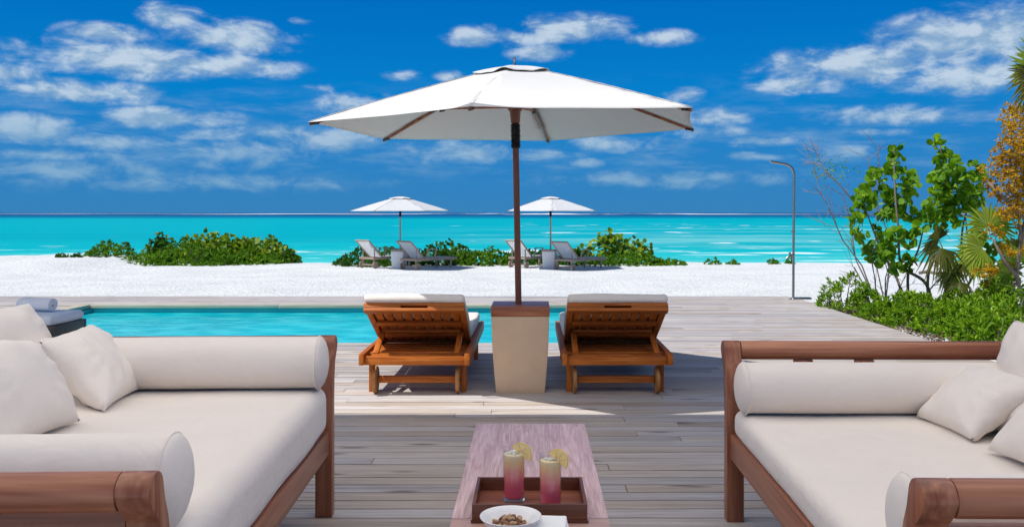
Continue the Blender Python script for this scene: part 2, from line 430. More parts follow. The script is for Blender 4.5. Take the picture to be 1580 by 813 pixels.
# ------------------------------------------------------------------ terrain, sea, pool, deck
def sst(a, b, x):
    t_ = max(0, min(1, (x - a) / (b - a))); return t_ * t_ * (3 - 2 * t_)
def sandz(x, y):
    z = -.10 - .20 * sst(13, 27, y)
    z += .235 * sst(-11.4, -13.2, x) * sst(22, 27.5, y) * (1 - sst(29.5, 34, y))
    if y > 29: z -= .1 * min(y - 29, 40)
    lump = .045 * mnoise.noise((x * .55, y * .55, 3.1)) + .018 * mnoise.noise((x * 2.1, y * 2.1, 7))
    return z + lump * sst(14.0, 16.5, y) * (1 if y < 60 else 0)
xs = [-9000, -3000, -800, -200, -90, -55] + [-40 + .5 * i for i in range(161)] + [55, 90, 200, 800, 3000, 9000]
ys = [-3000, -600, -100, -30, -10, 0, 6] + [9 + .25 * i for i in range(100)] + [35, 38, 42, 46, 52, 60, 75, 120, 400, 2000, 9000]
m = MB(); W = len(xs)
m.v = [Vector((x, y, sandz(x, y))) for y in ys for x in xs]
POOL = (-6.1, 1.05, 9.15, 12.6)
def inside(x0, x1, y0, y1): return False
m.f = [(j*W+i, j*W+i+1, (j+1)*W+i+1, (j+1)*W+i) for j in range(len(ys)-1) for i in range(W-1)
       if not (xs[i] < POOL[1] + .2 and xs[i+1] > POOL[0] - .2 and ys[j] < POOL[3] + .2 and ys[j+1] > POOL[2] - .2)]
tag(m.build('sand_ground', SAND, norm=False, ang=180), kind='structure')

m = MB(); sy_ = [30, 60, 150, 500, 2000, 9000]; sx_ = [-9000, -1500, -200, 0, 200, 1500, 9000]; W = len(sx_)
m.v = [Vector((x, y, -1.2)) for y in sy_ for x in sx_]
m.f = [(j*W+i, j*W+i+1, (j+1)*W+i+1, (j+1)*W+i) for j in range(len(sy_)-1) for i in range(W-1)]
tag(m.build('sea_water', SEA, norm=False, ang=180), kind='structure')

px0, px1, py0, py1 = POOL
m = MB().add([(px0,py0,-.09),(px1,py0,-.09),(px1,py1,-.09),(px0,py1,-.09)], [(0,1,2,3)])
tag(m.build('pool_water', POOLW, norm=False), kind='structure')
m = MB(); T_ = .15
m.box(px0-T_, px0, py0-T_, py1+T_, -1.6, -.035).box(px1, px1+T_, py0-T_, py1+T_, -1.6, -.035)
m.box(px0, px1, py0-T_, py0, -1.6, -.035).box(px0, px1, py1, py1+T_, -1.6, -.035).box(px0-T_, px1+T_, py0-T_, py1+T_, -1.75, -1.6)
tag(m.build('pool_basin', POOLT), kind='structure')
m = MB()
x = px0 - .02
while x < px1:
    x2 = min(x + 2.6, px1); m.box(x, x2 - .004, py1 - .02, py1 + .13, -.030, .022); x = x2
y = py0
while y < py1 + .13:
    y2 = min(y + 1.75, py1 + .13); m.box(px0 - .20, px0 - .022, y, y2 - .004, -.030, .022); y = y2
tag(m.build('pool_coping', COPING, bevel=.004), kind='structure')

DX0, DX1, DY0, DY1 = -14.0, 4.05, -1.2, 14.1
PITCH, GAP = .118, .008
m = MB(); rd = random.Random(3); y = DY0
while y < DY1:
    spans = [(DX0, DX1)]
    ya, yb = y, y + PITCH - GAP
    if yb > py0 - .006 and ya < py1 + .135: spans = [(DX0, px0 - .205), (px1 + .004, DX1)]
    for (a, e) in spans:
        x = a - rd.uniform(0, 2.5)
        while x < e:
            x2 = x + rd.choice((2.4, 3.0, 3.6, 3.6))
            u0, u1 = max(x, a), min(x2 - .004, e)
            if u1 - u0 > .05:
                dz = rd.uniform(-.0015, .0015)
                m.box(u0, u1, ya, yb, -.032, dz)
            x = x2
    y += PITCH
tag(m.build('deck', DECK, norm=False, smooth=False), kind='structure')
m = MB()
m.box(DX0, px0-.2, DY0, DY1-.02, -.09, -.04).box(px1+.16, DX1-.02, DY0, DY1-.02, -.09, -.04).box(px0-.2, px1+.16, DY0, py0-.16, -.09, -.04).box(px0-.2, px1+.16, py1+.16, DY1-.02, -.09, -.04)
tag(m.build('deck_joists', plain('joist timber', (.10, .075, .055), .9)), kind='structure')

# ------------------------------------------------------------------ unseen canopy for the roof shade; canvas and left wing added for the light
aw = thing('added_shade_canopy', 'added unseen canvas canopy that shades the terrace and passes fill light', 'canopy', (0, 0, 0))
ZC = 2.95; YE = 5.23; XR = 3.4; XL = -9.0; YB = .2
m = MB().add([(XL,YB,ZC),(XR,YB,ZC),(XR,YE,ZC),(XL,YE,ZC),(-4.75,YE,ZC),(-4.75,7.6,ZC),(XL,7.6,ZC)], [(0,1,2,4,3),(3,4,5,6)])  # left wing added out of view to shade the pool bench
m.build('canvas', FILL_CANVAS, aw, norm=False)
m = MB(); m.box(XL, XR, YE-.07, YE, ZC+.008, ZC+.12); m.box(XL, XR, YB, YB+.07, ZC+.008, ZC+.12); m.box(XR-.07, XR, YB+.07, YE-.07, ZC+.008, ZC+.12)
m.box(-4.82, -4.75, YE, 7.6, ZC+.008, ZC+.12).box(XL, -4.82, 7.53, 7.6, ZC+.008, ZC+.12)
m.build('beam', MAHO[0], aw)
for (x, y) in ((XR-.1, YE-.1), (XR-.1, YB+.1), (-4.9, YB+.1), (XL+.1, 7.45), (-5.05, 7.45)):
    MB().box(x-.05, x+.05, y-.05, y+.05, 0, ZC).build('post', MAHO[2], aw, bevel=.005)

# ------------------------------------------------------------------ daybeds
def daybed(name, label, loc, rz, s, L, D, H, mt, mth, slot):
    """Local frame: x = s*u with u the depth from the open front, y from the near arm to the far arm."""
    root = thing(name, label, 'daybed', loc, rz)
    def q(u, v, z): return (s * u, v, z)
    cz = [0, .30, .40, .50, H-.18, H-.11, H-.072, H-.040]
    cc = [0, 0, .0, .002, .008, .024, .050, .064]
    cw = [.031, .031, .030, .028, .026, .026, .040, .046]
    def prof(v0, o):
        inner = [(v0 + o*(c - w*(1.0 if z < H-.10 else .85)), z) for z, c, w in zip(cz, cc, cw)]
        outer = [(v0 + o*(c + w), z) for z, c, w in zip(cz, cc, cw)]
        top = [(v0 + o*(.064 + .045*math.cos(a)*(1 if math.cos(a) > 0 else .85)), H - .040 + .040*math.sin(a)) for a in [R(d) for d in range(15, 180, 15)]]
        return outer + top + inner[::-1]
    def lobe(v0, o):
        pts = []
        for d in range(-60, 241, 15):
            a = R(d); pts.append((v0 + o*(.062 + .040*math.cos(a)), H - .0425 + .0415*math.sin(a)))
        return pts
    for v0, o in ((.06, -1), (L-.06, 1)):
        for u0 in (0.0, D-.075):
            m = MB().prism([q(u0, v, z) for v, z in prof(v0, o)], (s*.072, 0, 0))
            m.build('leg', MAHO[2], root, bevel=.004)
        m = MB().prism([q(.074, v, z) for v, z in lobe(v0, o)], (s*(D-.151), 0, 0))
        m.build('arm_rail', MAHO[0], root, bevel=.003)
        vm = v0 + o*.022
        m = MB().obox(q, .072, D-.075, vm-.014+o*.014, vm+.014+o*.014, H-.185, H-.078-slot)
        m.build('arm_board', MAHO[0], root, bevel=.003)
        w = D - .15
        for k in range(6):
            u = .072 + w*(k+.5)/6 + (.02 if k == 2 else 0)
            m = MB()
            m.add([q(u-.037, v0+o*.000-.008, .37), q(u+.037, v0-.008, .37), q(u+.037, v0+.008, .37), q(u-.037, v0+.008, .37),
                   q(u-.037, v0+o*.020-.008, H-.186), q(u+.037, v0+o*.020-.008, H-.186), q(u+.037, v0+o*.020+.008, H-.186), q(u-.037, v0+o*.020+.008, H-.186)],
                  [(3,2,1,0),(4,5,6,7),(0,1,5,4),(1,2,6,5),(2,3,7,6),(3,0,4,7)])
            m.build('slat', MAHO[2], root)
        for uu in ((.34, .60) if slot else ()):
            m = MB().obox(q, uu-.04, uu+.04, v0+o*.045-.009, v0+o*.045+.009, H-.1035, H-.080)
            m.build('spacer_block', MAHO[2], root)
        m = MB().obox(q, .072, D-.075, v0-.016, v0+.016, .272, .368); m.build('side_rail', MAHO[0], root, bevel=.003)
    m = MB().obox(q, .012, .050, .092, L-.092, .270, .372); m.build('front_rail', MAHO[1], root, bevel=.004)
    m = MB().obox(q, D-.06, D-.022, .092, L-.092, .270, .372); m.build('back_rail', MAHO[1], root, bevel=.004)
    m = MB().obox(q, D-.075, D-.01, .092, L-.092, H-.09, H); m.build('back_top_rail', MAHO[1], root, bevel=.015)
    for k in range(9):
        v = .092 + (L-.184)*(k+.5)/9
        MB().obox(q, D-.05, D-.034, v-.035, v+.035, .373, H-.091).build('slat', MAHO[2], root)
    m = MB()
    for k in range(10):
        v = .11 + (L-.22)*(k+.5)/10
        m.obox(q, .051, D-.061, v-.04, v+.04, .318, .336)
    tag(m.build('platform', MAHO[0], root), 'slatted platform under the mattress')
    x0, x1 = sorted((s*(.010 if mth > .16 else .022), s*(D-.085)))
    m = soft_box(x0, x1, .10, L-.10, mt-mth, mt, .045 if mth < .16 else .06, 5, 12, .0055, .006, 2.6, seed=s*3)
    m.build('mattress', CREAM, root, norm=True, ang=180)
    return root

def bolster(name, label, a, length, r, dirx, rz=0.0, group='bolster cushions on the daybeds'):
    """Round bolster from its open end a, running along dirx in x."""
    rd = random.Random(label)
    prof = []
    n = 46
    def rad(tt):      # distance from the end
        return r
    prof += [(.0, -.024), (r*.35, -.022), (r*.62, -.016), (r*.82, -.008), (r*.93, -.001), (r*.975, .004), (r*1.004, .010), (r*1.004, .015), (r*.985, .019)]
    for i in range(n): prof.append((r*(.985 + .012*math.sin(min(1, i/6)*math.pi/2)), .03 + (length-.06)*i/(n-1)))
    prof += [(r*1.0, length-.015), (r*.9, length), (r*.5, length+.008), (0, length+.012)]
    sd = rd.uniform(0, 50)
    def fn(rr, t_, z):
        w = 1 + .012*mnoise.noise((math.cos(t_)*1.6 + sd, math.sin(t_)*1.6, z*4)) + .006*mnoise.noise((t_*1.5, z*16 + sd, 3))
        if z < .12 and z > .012: w += .016*math.sin(t_*13 + 3*math.sin(t_*2))*math.exp(-(z-.012)/.03)
        return (dirx*z, rr*w*math.cos(t_), rr*w*math.sin(t_)*(1.0 if math.sin(t_) > 0 else .96))
    m = MB().lathe(prof, 48, fn)
    o = m.build(name, CREAM, None, ang=60)
    o.location = a; o.rotation_euler = (0, 0, rz)
    ring = [Vector((dirx*.012, r*1.004*math.cos(2*math.pi*i/40), r*1.004*math.sin(2*math.pi*i/40))) for i in range(41)]
    MB().tube(ring, .0032, 6, False).build('welt', CREAM, o, norm=False, ang=180)
    return tag(o, label, 'bolster', group)

def pillow(name, label, bl, br, tr, tl, thick, seed, mat=None, group='loose cushions on the daybeds'):
    """A square scatter cushion through four corner points (bottom left / right, top right / left)."""
    mat = mat or CREAM2
    pts = [Vector(p) for p in (bl, br, tr, tl)]
    c = sum(pts, Vector()) / 4
    n = ((pts[1]-pts[0]).cross(pts[3]-pts[0])).normalized()
    if n.y > 0 and abs(n.y) > .3 or n.z < 0: n = -n
    N = 26; vs, fs = [], []
    def sheet(sg):
        base = len(vs)
        for j in range(N+1):
            for i in range(N+1):
                a = i/N; b_ = j/N
                x = a*2-1; y = b_*2-1
                pin = .075
                xx = x*(1 - pin*(1-y*y)*abs(x)**2); yy = y*(1 - pin*(1-x*x)*abs(y)**2)
                A = (xx+1)/2; B = (yy+1)/2
                p = (pts[0]*(1-A)*(1-B) + pts[1]*A*(1-B) + pts[2]*A*B + pts[3]*(1-A)*B)
                hgt = thick*(max(0, 1-abs(x)**2.3)**.55)*(max(0, 1-abs(y)**2.3)**.55)
                edge = max(abs(x), abs(y))
                wr = mnoise.noise((x*1.6+seed, y*1.6, sg*3))*.012 + mnoise.noise((x*4.5+seed, y*1.6+x*2, sg*5))*.006
                t_ = math.atan2(y, x)
                wr += .0035*math.sin(t_*11+seed+2*math.sin(t_*2))*sst(.3, .6, edge)*(1-sst(.75, .95, edge))
                p = p + n*sg*(hgt + wr*(1-sst(.9, 1, edge)) + (.003 if edge < .999 else 0))
                vs.append(p - c)
        for j in range(N):
            for i in range(N):
                q_ = (base+j*(N+1)+i, base+j*(N+1)+i+1, base+(j+1)*(N+1)+i+1, base+(j+1)*(N+1)+i)
                fs.append(q_)
    sheet(1); sheet(-1)
    m = MB().add(vs, fs)
    me_o = m.build(name, mat, None, norm=False)
    bm = bmesh.new(); bm.from_mesh(me_o.data); bmesh.ops.remove_doubles(bm, verts=bm.verts, dist=.0008); bmesh.ops.recalc_face_normals(bm, faces=bm.faces)
    for f in bm.faces: f.smooth = True
    bm.to_mesh(me_o.data); bm.free()
    me_o.data.set_sharp_from_angle(angle=R(100))
    me_o.location = c
    return tag(me_o, label, 'cushion', group)

LRZ, RRZ = R(2.2), R(-.8)
LB = daybed('daybed', 'wooden daybed on the left with a thick cream mattress and rolled arms', (-.775, 1.885, 0), LRZ, -1, 2.08, 1.40, .765, .575, .215, 0.0)
RB = daybed('daybed', 'wooden daybed on the right with a thin cream mattress and open slatted arms', (.795, 1.885, 0), RRZ, 1, 2.02, 1.25, .750, .485, .125, .026)
def onbed(b, rz, u, v, z):
    p = Matrix.Rotation(rz, 3, 'Z') @ Vector((u, v, z)); return b.location + p
bolster('bolster', 'cream bolster along the far arm of the left daybed, beside the pool', onbed(LB, LRZ, -.018, 1.865, .575+.106), 1.27, .108, -1, LRZ)
bolster('bolster', 'cream bolster by the near arm of the left daybed, its round end showing', onbed(LB, LRZ, -.034, .215, .575+.106), 1.27, .108, -1, LRZ)
bolster('bolster', 'cream bolster along the far arm of the right daybed, under the open rail', onbed(RB, RRZ, .030, 1.795, .485+.104), 1.12, .105, 1, RRZ)
bolster('bolster', 'cream bolster by the near arm of the right daybed, in the corner of the photo', onbed(RB, RRZ, .064, .225, .485+.102), 1.12, .105, 1, RRZ)

def X(px, py, Y): return P(px, py, Y)
# left: three cushions against the back
pillow('scatter_cushion', 'square cream cushion on the left daybed, leaning nearest the far bolster', (-1.54,3.27,.585), (-1.585,3.69,.585), (-1.88,3.86,.825), (-1.845,3.40,.815), .085, 1.3)
pillow('scatter_cushion', 'large cream cushion on the left daybed, in front of the other two', (-1.56,2.62,.585), (-1.55,3.12,.585), (-1.70,3.08,.865), (-1.79,2.62,.93), .095, 4.1)
pillow('back_cushion', 'tall cream cushion at the back of the left daybed below the rolled towel', (-2.0,3.30,.60), (-1.98,3.88,.60), (-2.14,3.86,.915), (-2.20,3.30,.93), .09, 7.7)
# right
pillow('scatter_cushion', 'square cream cushion lying tilted on the right daybed, in full view', (1.515,3.57,.50), (1.54,3.17,.505), (1.80,3.20,.70), (1.80,3.66,.685), .075, 2.2)
pillow('back_cushion', 'tall cream cushion at the far end of the right daybed, cut by the photo edge', (1.86,3.72,.50), (1.86,3.15,.50), (2.02,3.18,.87), (1.99,3.74,.86), .085, 5.9)
pillow('scatter_cushion', 'cream cushion on the right daybed, only its near corner in the photo', (1.53,3.05,.505), (1.56,2.55,.505), (1.84,2.60,.80), (1.84,3.08,.79), .08, 9.4)
pillow('scatter_cushion', 'cream cushion tucked between two others on the right daybed', (1.68,3.42,.50), (1.70,3.02,.50), (1.93,3.02,.72), (1.93,3.42,.72), .07, 11.4)

# ------------------------------------------------------------------ coffee table and what stands on it
tb = thing('coffee_table', 'long low wooden coffee table between the two daybeds', 'table', (0, 0, 0))
ZT = .42
m = MB()
for a, e in ((-.23, -.0822), (-.0818, .0688), (.0692, .222)): m.box(a, e, 2.62, 3.79, ZT-.045, ZT)
m.build('table_top', TABLE, tb, bevel=.0008)
m = MB().box(-.23, .222, 2.38, 2.6175, ZT-.045, ZT)
for y in (2.44, 3.60):
    for x0 in (-.20, .13):
        MB().box(x0, x0+.065, y, y+.065, 0, ZT-.0451).build('leg', MAHO[2], tb, bevel=.003)
m.build('end_board', wood('table end wood', (.30, .15, .115), (.50, .30, .24), (.70, .48, .40), 0, .4, 1.5, .1), tb, bevel=.0025)
MB().box(-.185, .18, 2.52, 3.58, ZT-.105, ZT-.0452).build('apron', MAHO[1], tb)

tr = thing('serving_tray', 'dark red wooden serving tray with upright rim on the coffee table', 'tray', (-.005, 2.71, ZT+.001))
w, d, h_, k_ = .164, .135, .052, .010
MB().box(-w+.0005, w-.0005, -d+.0005, d-.0005, .004, .012).build('base', wood('tray base wood', (.14, .04, .022), (.23, .075, .045), (.32, .12, .075), 0, .3), tr)
MB().box(-w, w, -d, -d+k_, .0, h_).build('rim', TRAYW, tr, bevel=.0015)
MB().box(-w, w, d-k_, d, .0, h_).build('rim', TRAYW, tr, bevel=.0015)
MB().box(-w, -w+k_, -d+k_+.0005, d-k_-.0005, .0, h_).build('rim', TRAYW, tr, bevel=.0015)
MB().box(w-k_, w, -d+k_+.0005, d-k_-.0005, .0, h_).build('rim', TRAYW, tr, bevel=.0015)
MB().box(-w-.003, w+.003, -d-.004, -d-.0003, .0, .008).build('lip', TRAYW, tr)

glass_m, t, b = newmat('clear drinking glass')
fr = t.new('ShaderNodeLayerWeight'); fr.inputs['Blend'].default_value = .25
tp = t.new('ShaderNodeBsdfTransparent'); tp.inputs['Color'].default_value = (.97, .98, .98, 1)
gl = t.new('ShaderNodeBsdfGlossy'); gl.inputs['Roughness'].default_value = .03
mx = t.new('ShaderNodeMixShader'); t.put(mx, 0, t.math('MULTIPLY_ADD', fr.outputs['Facing'], .32, .03))
t.l.new(tp.outputs[0], mx.inputs[1]); t.l.new(gl.outputs[0], mx.inputs[2]); t.l.new(mx.outputs[0], t.n['Material Output'].inputs['Surface'])
base_m, t, b = newmat('thick glass base'); b.inputs['Base Color'].default_value = (.80, .90, .97, 1); b.inputs['Roughness'].default_value = .05; b.inputs['Transmission Weight'].default_value = .85
liq_m, t, b = newmat('layered fruit punch')
co = t.new('ShaderNodeTexCoord').outputs['Object']; sp = t.new('ShaderNodeSeparateXYZ'); t.l.new(co, sp.inputs[0])
zz = t.math('ADD', sp.outputs[2], t.math('MULTIPLY_ADD', t.noise(co, 30, 3, .6), .02, -.01))
c = t.ramp(t.math('DIVIDE', zz, .15), [(.08, (.86, .10, .18)), (.46, (.92, .20, .22)), (.66, (.95, .40, .25)), (.80, (.96, .58, .26)), (.91, (.96, .74, .38)), (.97, (.93, .86, .68))])
t.put(b, 'Base Color', c); b.inputs['Roughness'].default_value = .12
ice_m = plain('frothy ice top', (.86, .82, .72), .35, 0, 160, .1, .5)
rind_m = plain('lemon rind', (.93, .58, .07), .45, 0, 200, .1, .3)
flesh_m, t, b = newmat('lemon flesh')
co = t.new('ShaderNodeTexCoord').outputs['Object']
t.put(b, 'Base Color', t.mix(t.noise(co, 120, 3, .6), (.93, .60, .13), (.95, .74, .30))); b.inputs['Roughness'].default_value = .3; b.inputs['Subsurface Weight'].default_value = .3
b.inputs['Subsurface Radius'].default_value = (.01, .008, .003)
pith_m = plain('lemon pith', (.93, .84, .55), .6, 0, 90, .04)

def drink(label, loc, lemon_rz, h=.158):
    g = thing('drink_glass', label, 'drink', loc, 0, 'glasses of punch on the tray')
    r0, r1 = .0320, .0342
    prof = [(.0, .014), (r0-.002, .014)] 
    m = MB().lathe([(r0*.3, .0005), (r0, .0008), (r0+.0004, .006), (r0+.0002, .0115), (r0*.3, .0118)], 40); m.build('glass_base', base_m, g, ang=40)
    vs, fs = [], []
    n = 44; ring = []
    for (r, z) in ((r0+.0003, .0121), (r1, h), (r1-.0008, h+.0012), (r1-.0018, h), (r0-.0013, .0121)):
        ring.append([(r*math.cos(2*math.pi*j/n), r*math.sin(2*math.pi*j/n), z) for j in range(n)])
    for rg in ring: vs += rg
    for i in range(4):
        for j in range(n): fs.append((i*n+j, i*n+(j+1)%n, (i+1)*n+(j+1)%n, (i+1)*n+j))
    MB().add(vs, fs).build('tumbler', glass_m, g, ang=40)
    hl = h*.89
    m = MB().lathe([(.001, .0135), (r0-.0026, .0136), (r0-.0022, .02), (r1-.0032, hl-.001), (r1-.0036, hl), (.001, hl)], 44); m.build('punch', liq_m, g, ang=40)
    bm_pts = MB(); rd = random.Random(int(loc[0]*1e4)); 
    for k in range(9):
        a = rd.uniform(0, 6.28); rr = rd.uniform(0, .017); cx, cy = rr*math.cos(a), rr*math.sin(a); s_ = rd.uniform(.005, .009)
        prof = [(s_*.2, -s_*.6), (s_*.8, -s_*.4), (s_, 0), (s_*.8, s_*.45), (s_*.2, s_*.6)]
        mm = MB().lathe(prof, 10); bm_pts.add([v + Vector((cx, cy, hl + s_*.25)) for v in mm.v], mm.f)
    bm_pts.build('ice', ice_m, g, ang=60)
    # half wheel of lemon hooked over the rim
    lm = bpy.data.objects.new('lemon_slice', None); COL.objects.link(lm); lm.parent = g
    lm.location = (.0190, -.012, h - .016); lm.rotation_euler = (R(-8), R(38), R(lemon_rz)); lm.empty_display_size = .02
    def half(ra, rb, th, n=22):
        m = MB(); vs, fs = [], []
        for yy in (-th/2, th/2):
            for j in range(n+1):
                a = math.pi*j/n; vs.append((rb*math.cos(a), yy, rb*math.sin(a)))
            for j in range(n+1):
                a = math.pi*j/n; vs.append((ra*math.cos(a), yy, ra*math.sin(a)))
        N = n+1
        for j in range(n):
            fs += [(j, j+1, N+j+1, N+j), (2*N+j+1, 2*N+j, 3*N+j, 3*N+j+1), (j, 2*N+j, 2*N+j+1, j+1), (N+j+1, 3*N+j+1, 3*N+j, N+j)]
        fs += [(0, N, 3*N, 2*N), (n, 2*N+n, 3*N+n, N+n)]
        return m.add(vs, fs)
    half(.0310, .0340, .0078).build('rind', rind_m, lm, ang=40)
    half(.0286, .03098, .0072).build('pith', pith_m, lm, ang=40)
    m = MB()
    for k in range(4):
        a0, a1 = R(2 + 45*k), R(43 + 45*k); pts = [(.002*math.cos((a0+a1)/2), -.0032, .002*math.sin((a0+a1)/2))]
        for j in range(7):
            a = a0 + (a1-a0)*j/6; pts.append((.0284*math.cos(a), -.0033, .0284*math.sin(a)))
        m.prism(pts, (0, .0064, 0))
    m.build('flesh', flesh_m, lm, bevel=.0008, ang=40)
    return g
drink('pink and orange punch with a lemon slice, the glass farther back on the tray', (-.052, 2.735, ZT+.0135), -12)
drink('pink and orange punch with a lemon slice, the glass by the tray front', (.056, 2.675, ZT+.0135), -20, .155)

bw = thing('bowl', 'white porcelain bowl of nuts in front of the tray', 'bowl', (-.056, 2.445, ZT+.002))
prof = [(.001, .006), (.03, .006), (.034, .0), (.038, .001), (.040, .008), (.058, .024), (.072, .046), (.0815, .058), (.0835, .0605), (.0825, .0622), (.079, .0612), (.066, .050), (.05, .030), (.03, .018), (.001, .015)]
MB().lathe(prof, 56).build('bowl_body', PORC, bw, ang=50)
sc_ = tag(MB().lathe([(.001, .0005), (.05, .0005), (.052, .001), (.074, .008), (.0745, .0095), (.052, .0035), (.001, .0025)], 48).build('saucer', PORC, None, ang=50, loc=(-.056, 2.445, ZT)), 'white saucer under the bowl of nuts', 'saucer')
bw.location.z = ZT + .0038
NUT = [plain('nut skin', (.24, .105, .05), .5, 0, 90, .3, .4), plain('pale nut skin', (.44, .27, .14), .5, 0, 90, .2, .4), plain('red nut skin', (.20, .06, .04), .45, 0, 90, .25, .4)]
NLAB = ['brown shelled almond in the heap of nuts in the white bowl', 'pale shelled nut in the heap of nuts in the white bowl', 'dark red shelled nut in the heap of nuts in the white bowl']
rd = random.Random(11); proto = []
for i, (a, b_, c_) in enumerate(((.0125, .0072, .0058), (.0105, .0075, .0068), (.0090, .0068, .0062))):
    prof = [(max(.0002, b_*math.sin(math.pi*j/10)**.8*(1 - .25*(j/10))), -a*math.cos(math.pi*j/10)) for j in range(11)]
    o = MB().lathe(prof, 12, lambda r, t_, z, b=b_, c=c_: (z, r*math.cos(t_), r*math.sin(t_)*c/b)).build('nut', NUT[i], None, ang=180)
    proto.append(o)
used = set(); layers = [(24, .052, .034), (18, .042, .043), (12, .030, .051), (5, .016, .058)]
for n, rr, z in layers:
    for k in range(n):
        i = rd.choice((0, 0, 1, 1, 2))
        o = proto[i] if i not in used else proto[i].copy()
        if i in used: COL.objects.link(o)
        used.add(i)
        a = 2.4*k + rd.uniform(-.3, .3); q_ = rr*math.sqrt((k+.4)/n)
        o.location = (-.056 + q_*math.cos(a), 2.445 + q_*math.sin(a), ZT + z + rd.uniform(-.002, .004) + .10*max(0, q_-.03))
        o.rotation_euler = (rd.uniform(-.6, .6), rd.uniform(-.5, .5), rd.uniform(0, 6.28))
        tag(o, NLAB[i], 'nut', 'nuts in the white bowl')

m = MB()
nk = thing('napkin_stack', 'white folded cloth napkins beside the nut bowl', 'napkins', (.055, 2.475, ZT+.001), R(-4))
for k in range(4):
    a = soft_box(-.052, .046 - .002*k, -.07, .052 - .003*k, .0105*k, .0105*k + .0100, .0042, 3, 6, .0022, .002, 14, seed=k)
    a.build('napkin', WHITEC, nk, ang=180)

# ------------------------------------------------------------------ wooden pool loungers
PADC = cloth('lounger canvas', (.84, .765, .69), wrinkle=.5)
def pool_lounger(name, label, loc, rz=0.0):
    r = thing(name, label, 'sun lounger', loc, rz, 'teak sun loungers by the pool')
    for sx in (-1, 1):
        a, e = sorted((sx*.354, sx*.390))
        MB().box(a, e, -.20, 1.76, .225, .306).build('side_rail', TEAK[1], r, bevel=.004)
        a, e = sorted((sx*.316, sx*.353))
        MB().box(a, e, .0, .075, 0, .285).build('leg', TEAK[2], r, bevel=.003)
        MB().box(a, e, 1.45, 1.50, 0, .285).build('leg', TEAK[2], r, bevel=.003)
        wl = bpy.data.objects.new('wheel', None); COL.objects.link(wl); wl.parent = r; wl.location = (sx*.296, -.040, .0985)
        MB().lathe([(.001, -.015), (.08, -.015), (.096, -.012), (.0985, -.008), (.0985, .008), (.096, .012), (.08, .015), (.001, .015)], 36, lambda rr, t_, z: (z, rr*math.cos(t_), rr*math.sin(t_))).build('tyre', WHEELM, wl, ang=30)
        MB().lathe([(.001, -.019), (.014, -.019), (.016, -.016), (.016, .016), (.014, .019), (.001, .019)], 16, lambda rr, t_, z: (z, rr*math.cos(t_), rr*math.sin(t_))).build('hub', BOLT, wl)
    MB().box(-.277, .277, -.060, -.018, .078, .126).build('axle_bar', TEAK[0], r, bevel=.004)
    MB().box(-.315, .315, 1.46, 1.49, .075, .120).build('stretcher', TEAK[0], r, bevel=.004)
    MB().box(-.3535, .3535, -.165, -.130, .222, .282).build('end_apron', TEAK[0], r, bevel=.003)
    m = MB().box(-.315, -.14, -.129, -.055, .262, .290).box(.10, .315, -.129, -.055, .262, .290).box(-.1395, .0995, -.129, -.105, .262, .290).box(-.1395, .0995, -.075, -.055, .262, .290)
    m.build('prop_board', TEAK[0], r, bevel=.002)
    MB().box(-.3535, .3535, 1.725, 1.757, .232, .300).build('foot_rail', TEAK[0], r, bevel=.003)
    for k in range(11):
        y = .60 + k*.103
        MB().box(-.3535, .3535, y, y+.075, .280, .298).build('seat_slat', TEAK[0], r, bevel=.002)
    for y in (.10, .21, .32, .43): MB().box(-.3155, .3155, y, y+.085, .262, .279).build('rack_slat', TEAK[0], r, bevel=.002)
    for sx in (-1, 1): MB().box(*sorted((sx*.316, sx*.3535)), -.0, .60, .262, .278).build('prop_rack', TEAK[1], r)
    # reclining back: s across, t up the back from the hinge, n towards the sitter
    hy, hz = .56, .300; an = math.atan2(.365, .75); ey = Vector((0, -math.cos(an), math.sin(an))); en = Vector((0, math.sin(an), math.cos(an)))
    def bk(s_, t_, n_): return Vector((s_, hy, hz)) + ey*t_ + en*n_
    br = bpy.data.objects.new('backrest', None); COL.objects.link(br); br.parent = r
    for a, e in ((-.355, -.312), (.312, .355)):
        MB().obox(bk, a, e, 0, .762, -.036, 0).build('stile', TEAK[1], br, bevel=.003)
    m = MB()
    m.obox(bk, -.355, .355, .764, .830, -.018, .002).obox(bk, -.355, .355, .764, .830, -.058, -.037).obox(bk, -.355, -.095, .764, .830, -.0369, -.0181).obox(bk, .095, .355, .764, .830, -.0369, -.0181)
    m.build('head_rail', TEAK[0], br, bevel=.0015)
    MB().obox(bk, -.3115, .3115, .0, .05, -.034, -.002).build('bottom_rail', TEAK[0], br, bevel=.002)
    MB().obox(bk, -.3115, .3115, .46, .53, -.046, -.024).build('cross_rail', TEAK[0], br, bevel=.002)
    MB().obox(bk, -.3115, .3115, .20, .26, -.046, -.024).build('cross_rail', TEAK[0], br, bevel=.002)
    for k in range(9):
        s_ = -.3115 + .623*(k+.5)/9
        MB().obox(bk, s_-.0265, s_+.0265, .0505, .7615, -.022, -.004).build('back_slat', TEAK[1], br, bevel=.001)
    for sx in (-1, 1):
        a = bk(sx*.292, .33, -.052); bb = Vector((sx*.292, -.085, .288))
        MB().beam(a, bb, .040, .022).build('prop_arm', TEAK[1], br, bevel=.002)
        mm = MB().lathe([(.001, 0), (.009, 0), (.010, .004), (.001, .006)], 12); MB().add([a + Vector((0, -.014, .004)) + Vector((v.x, -v.z, v.y)) for v in mm.v], mm.f).build('bolt', BOLT, br)
    MB().tube([bk(-.292, .36, -.047), bk(.292, .36, -.047)], .011, 10).build('prop_bar', TEAK[0], br)
    # cushion in two folds
    cu = bpy.data.objects.new('cushion', None); COL.objects.link(cu); cu.parent = r
    m = soft_box(-.352, .352, .0, .858, .003, .062, .024, 4, 7, .004, .008, 5, seed=2)
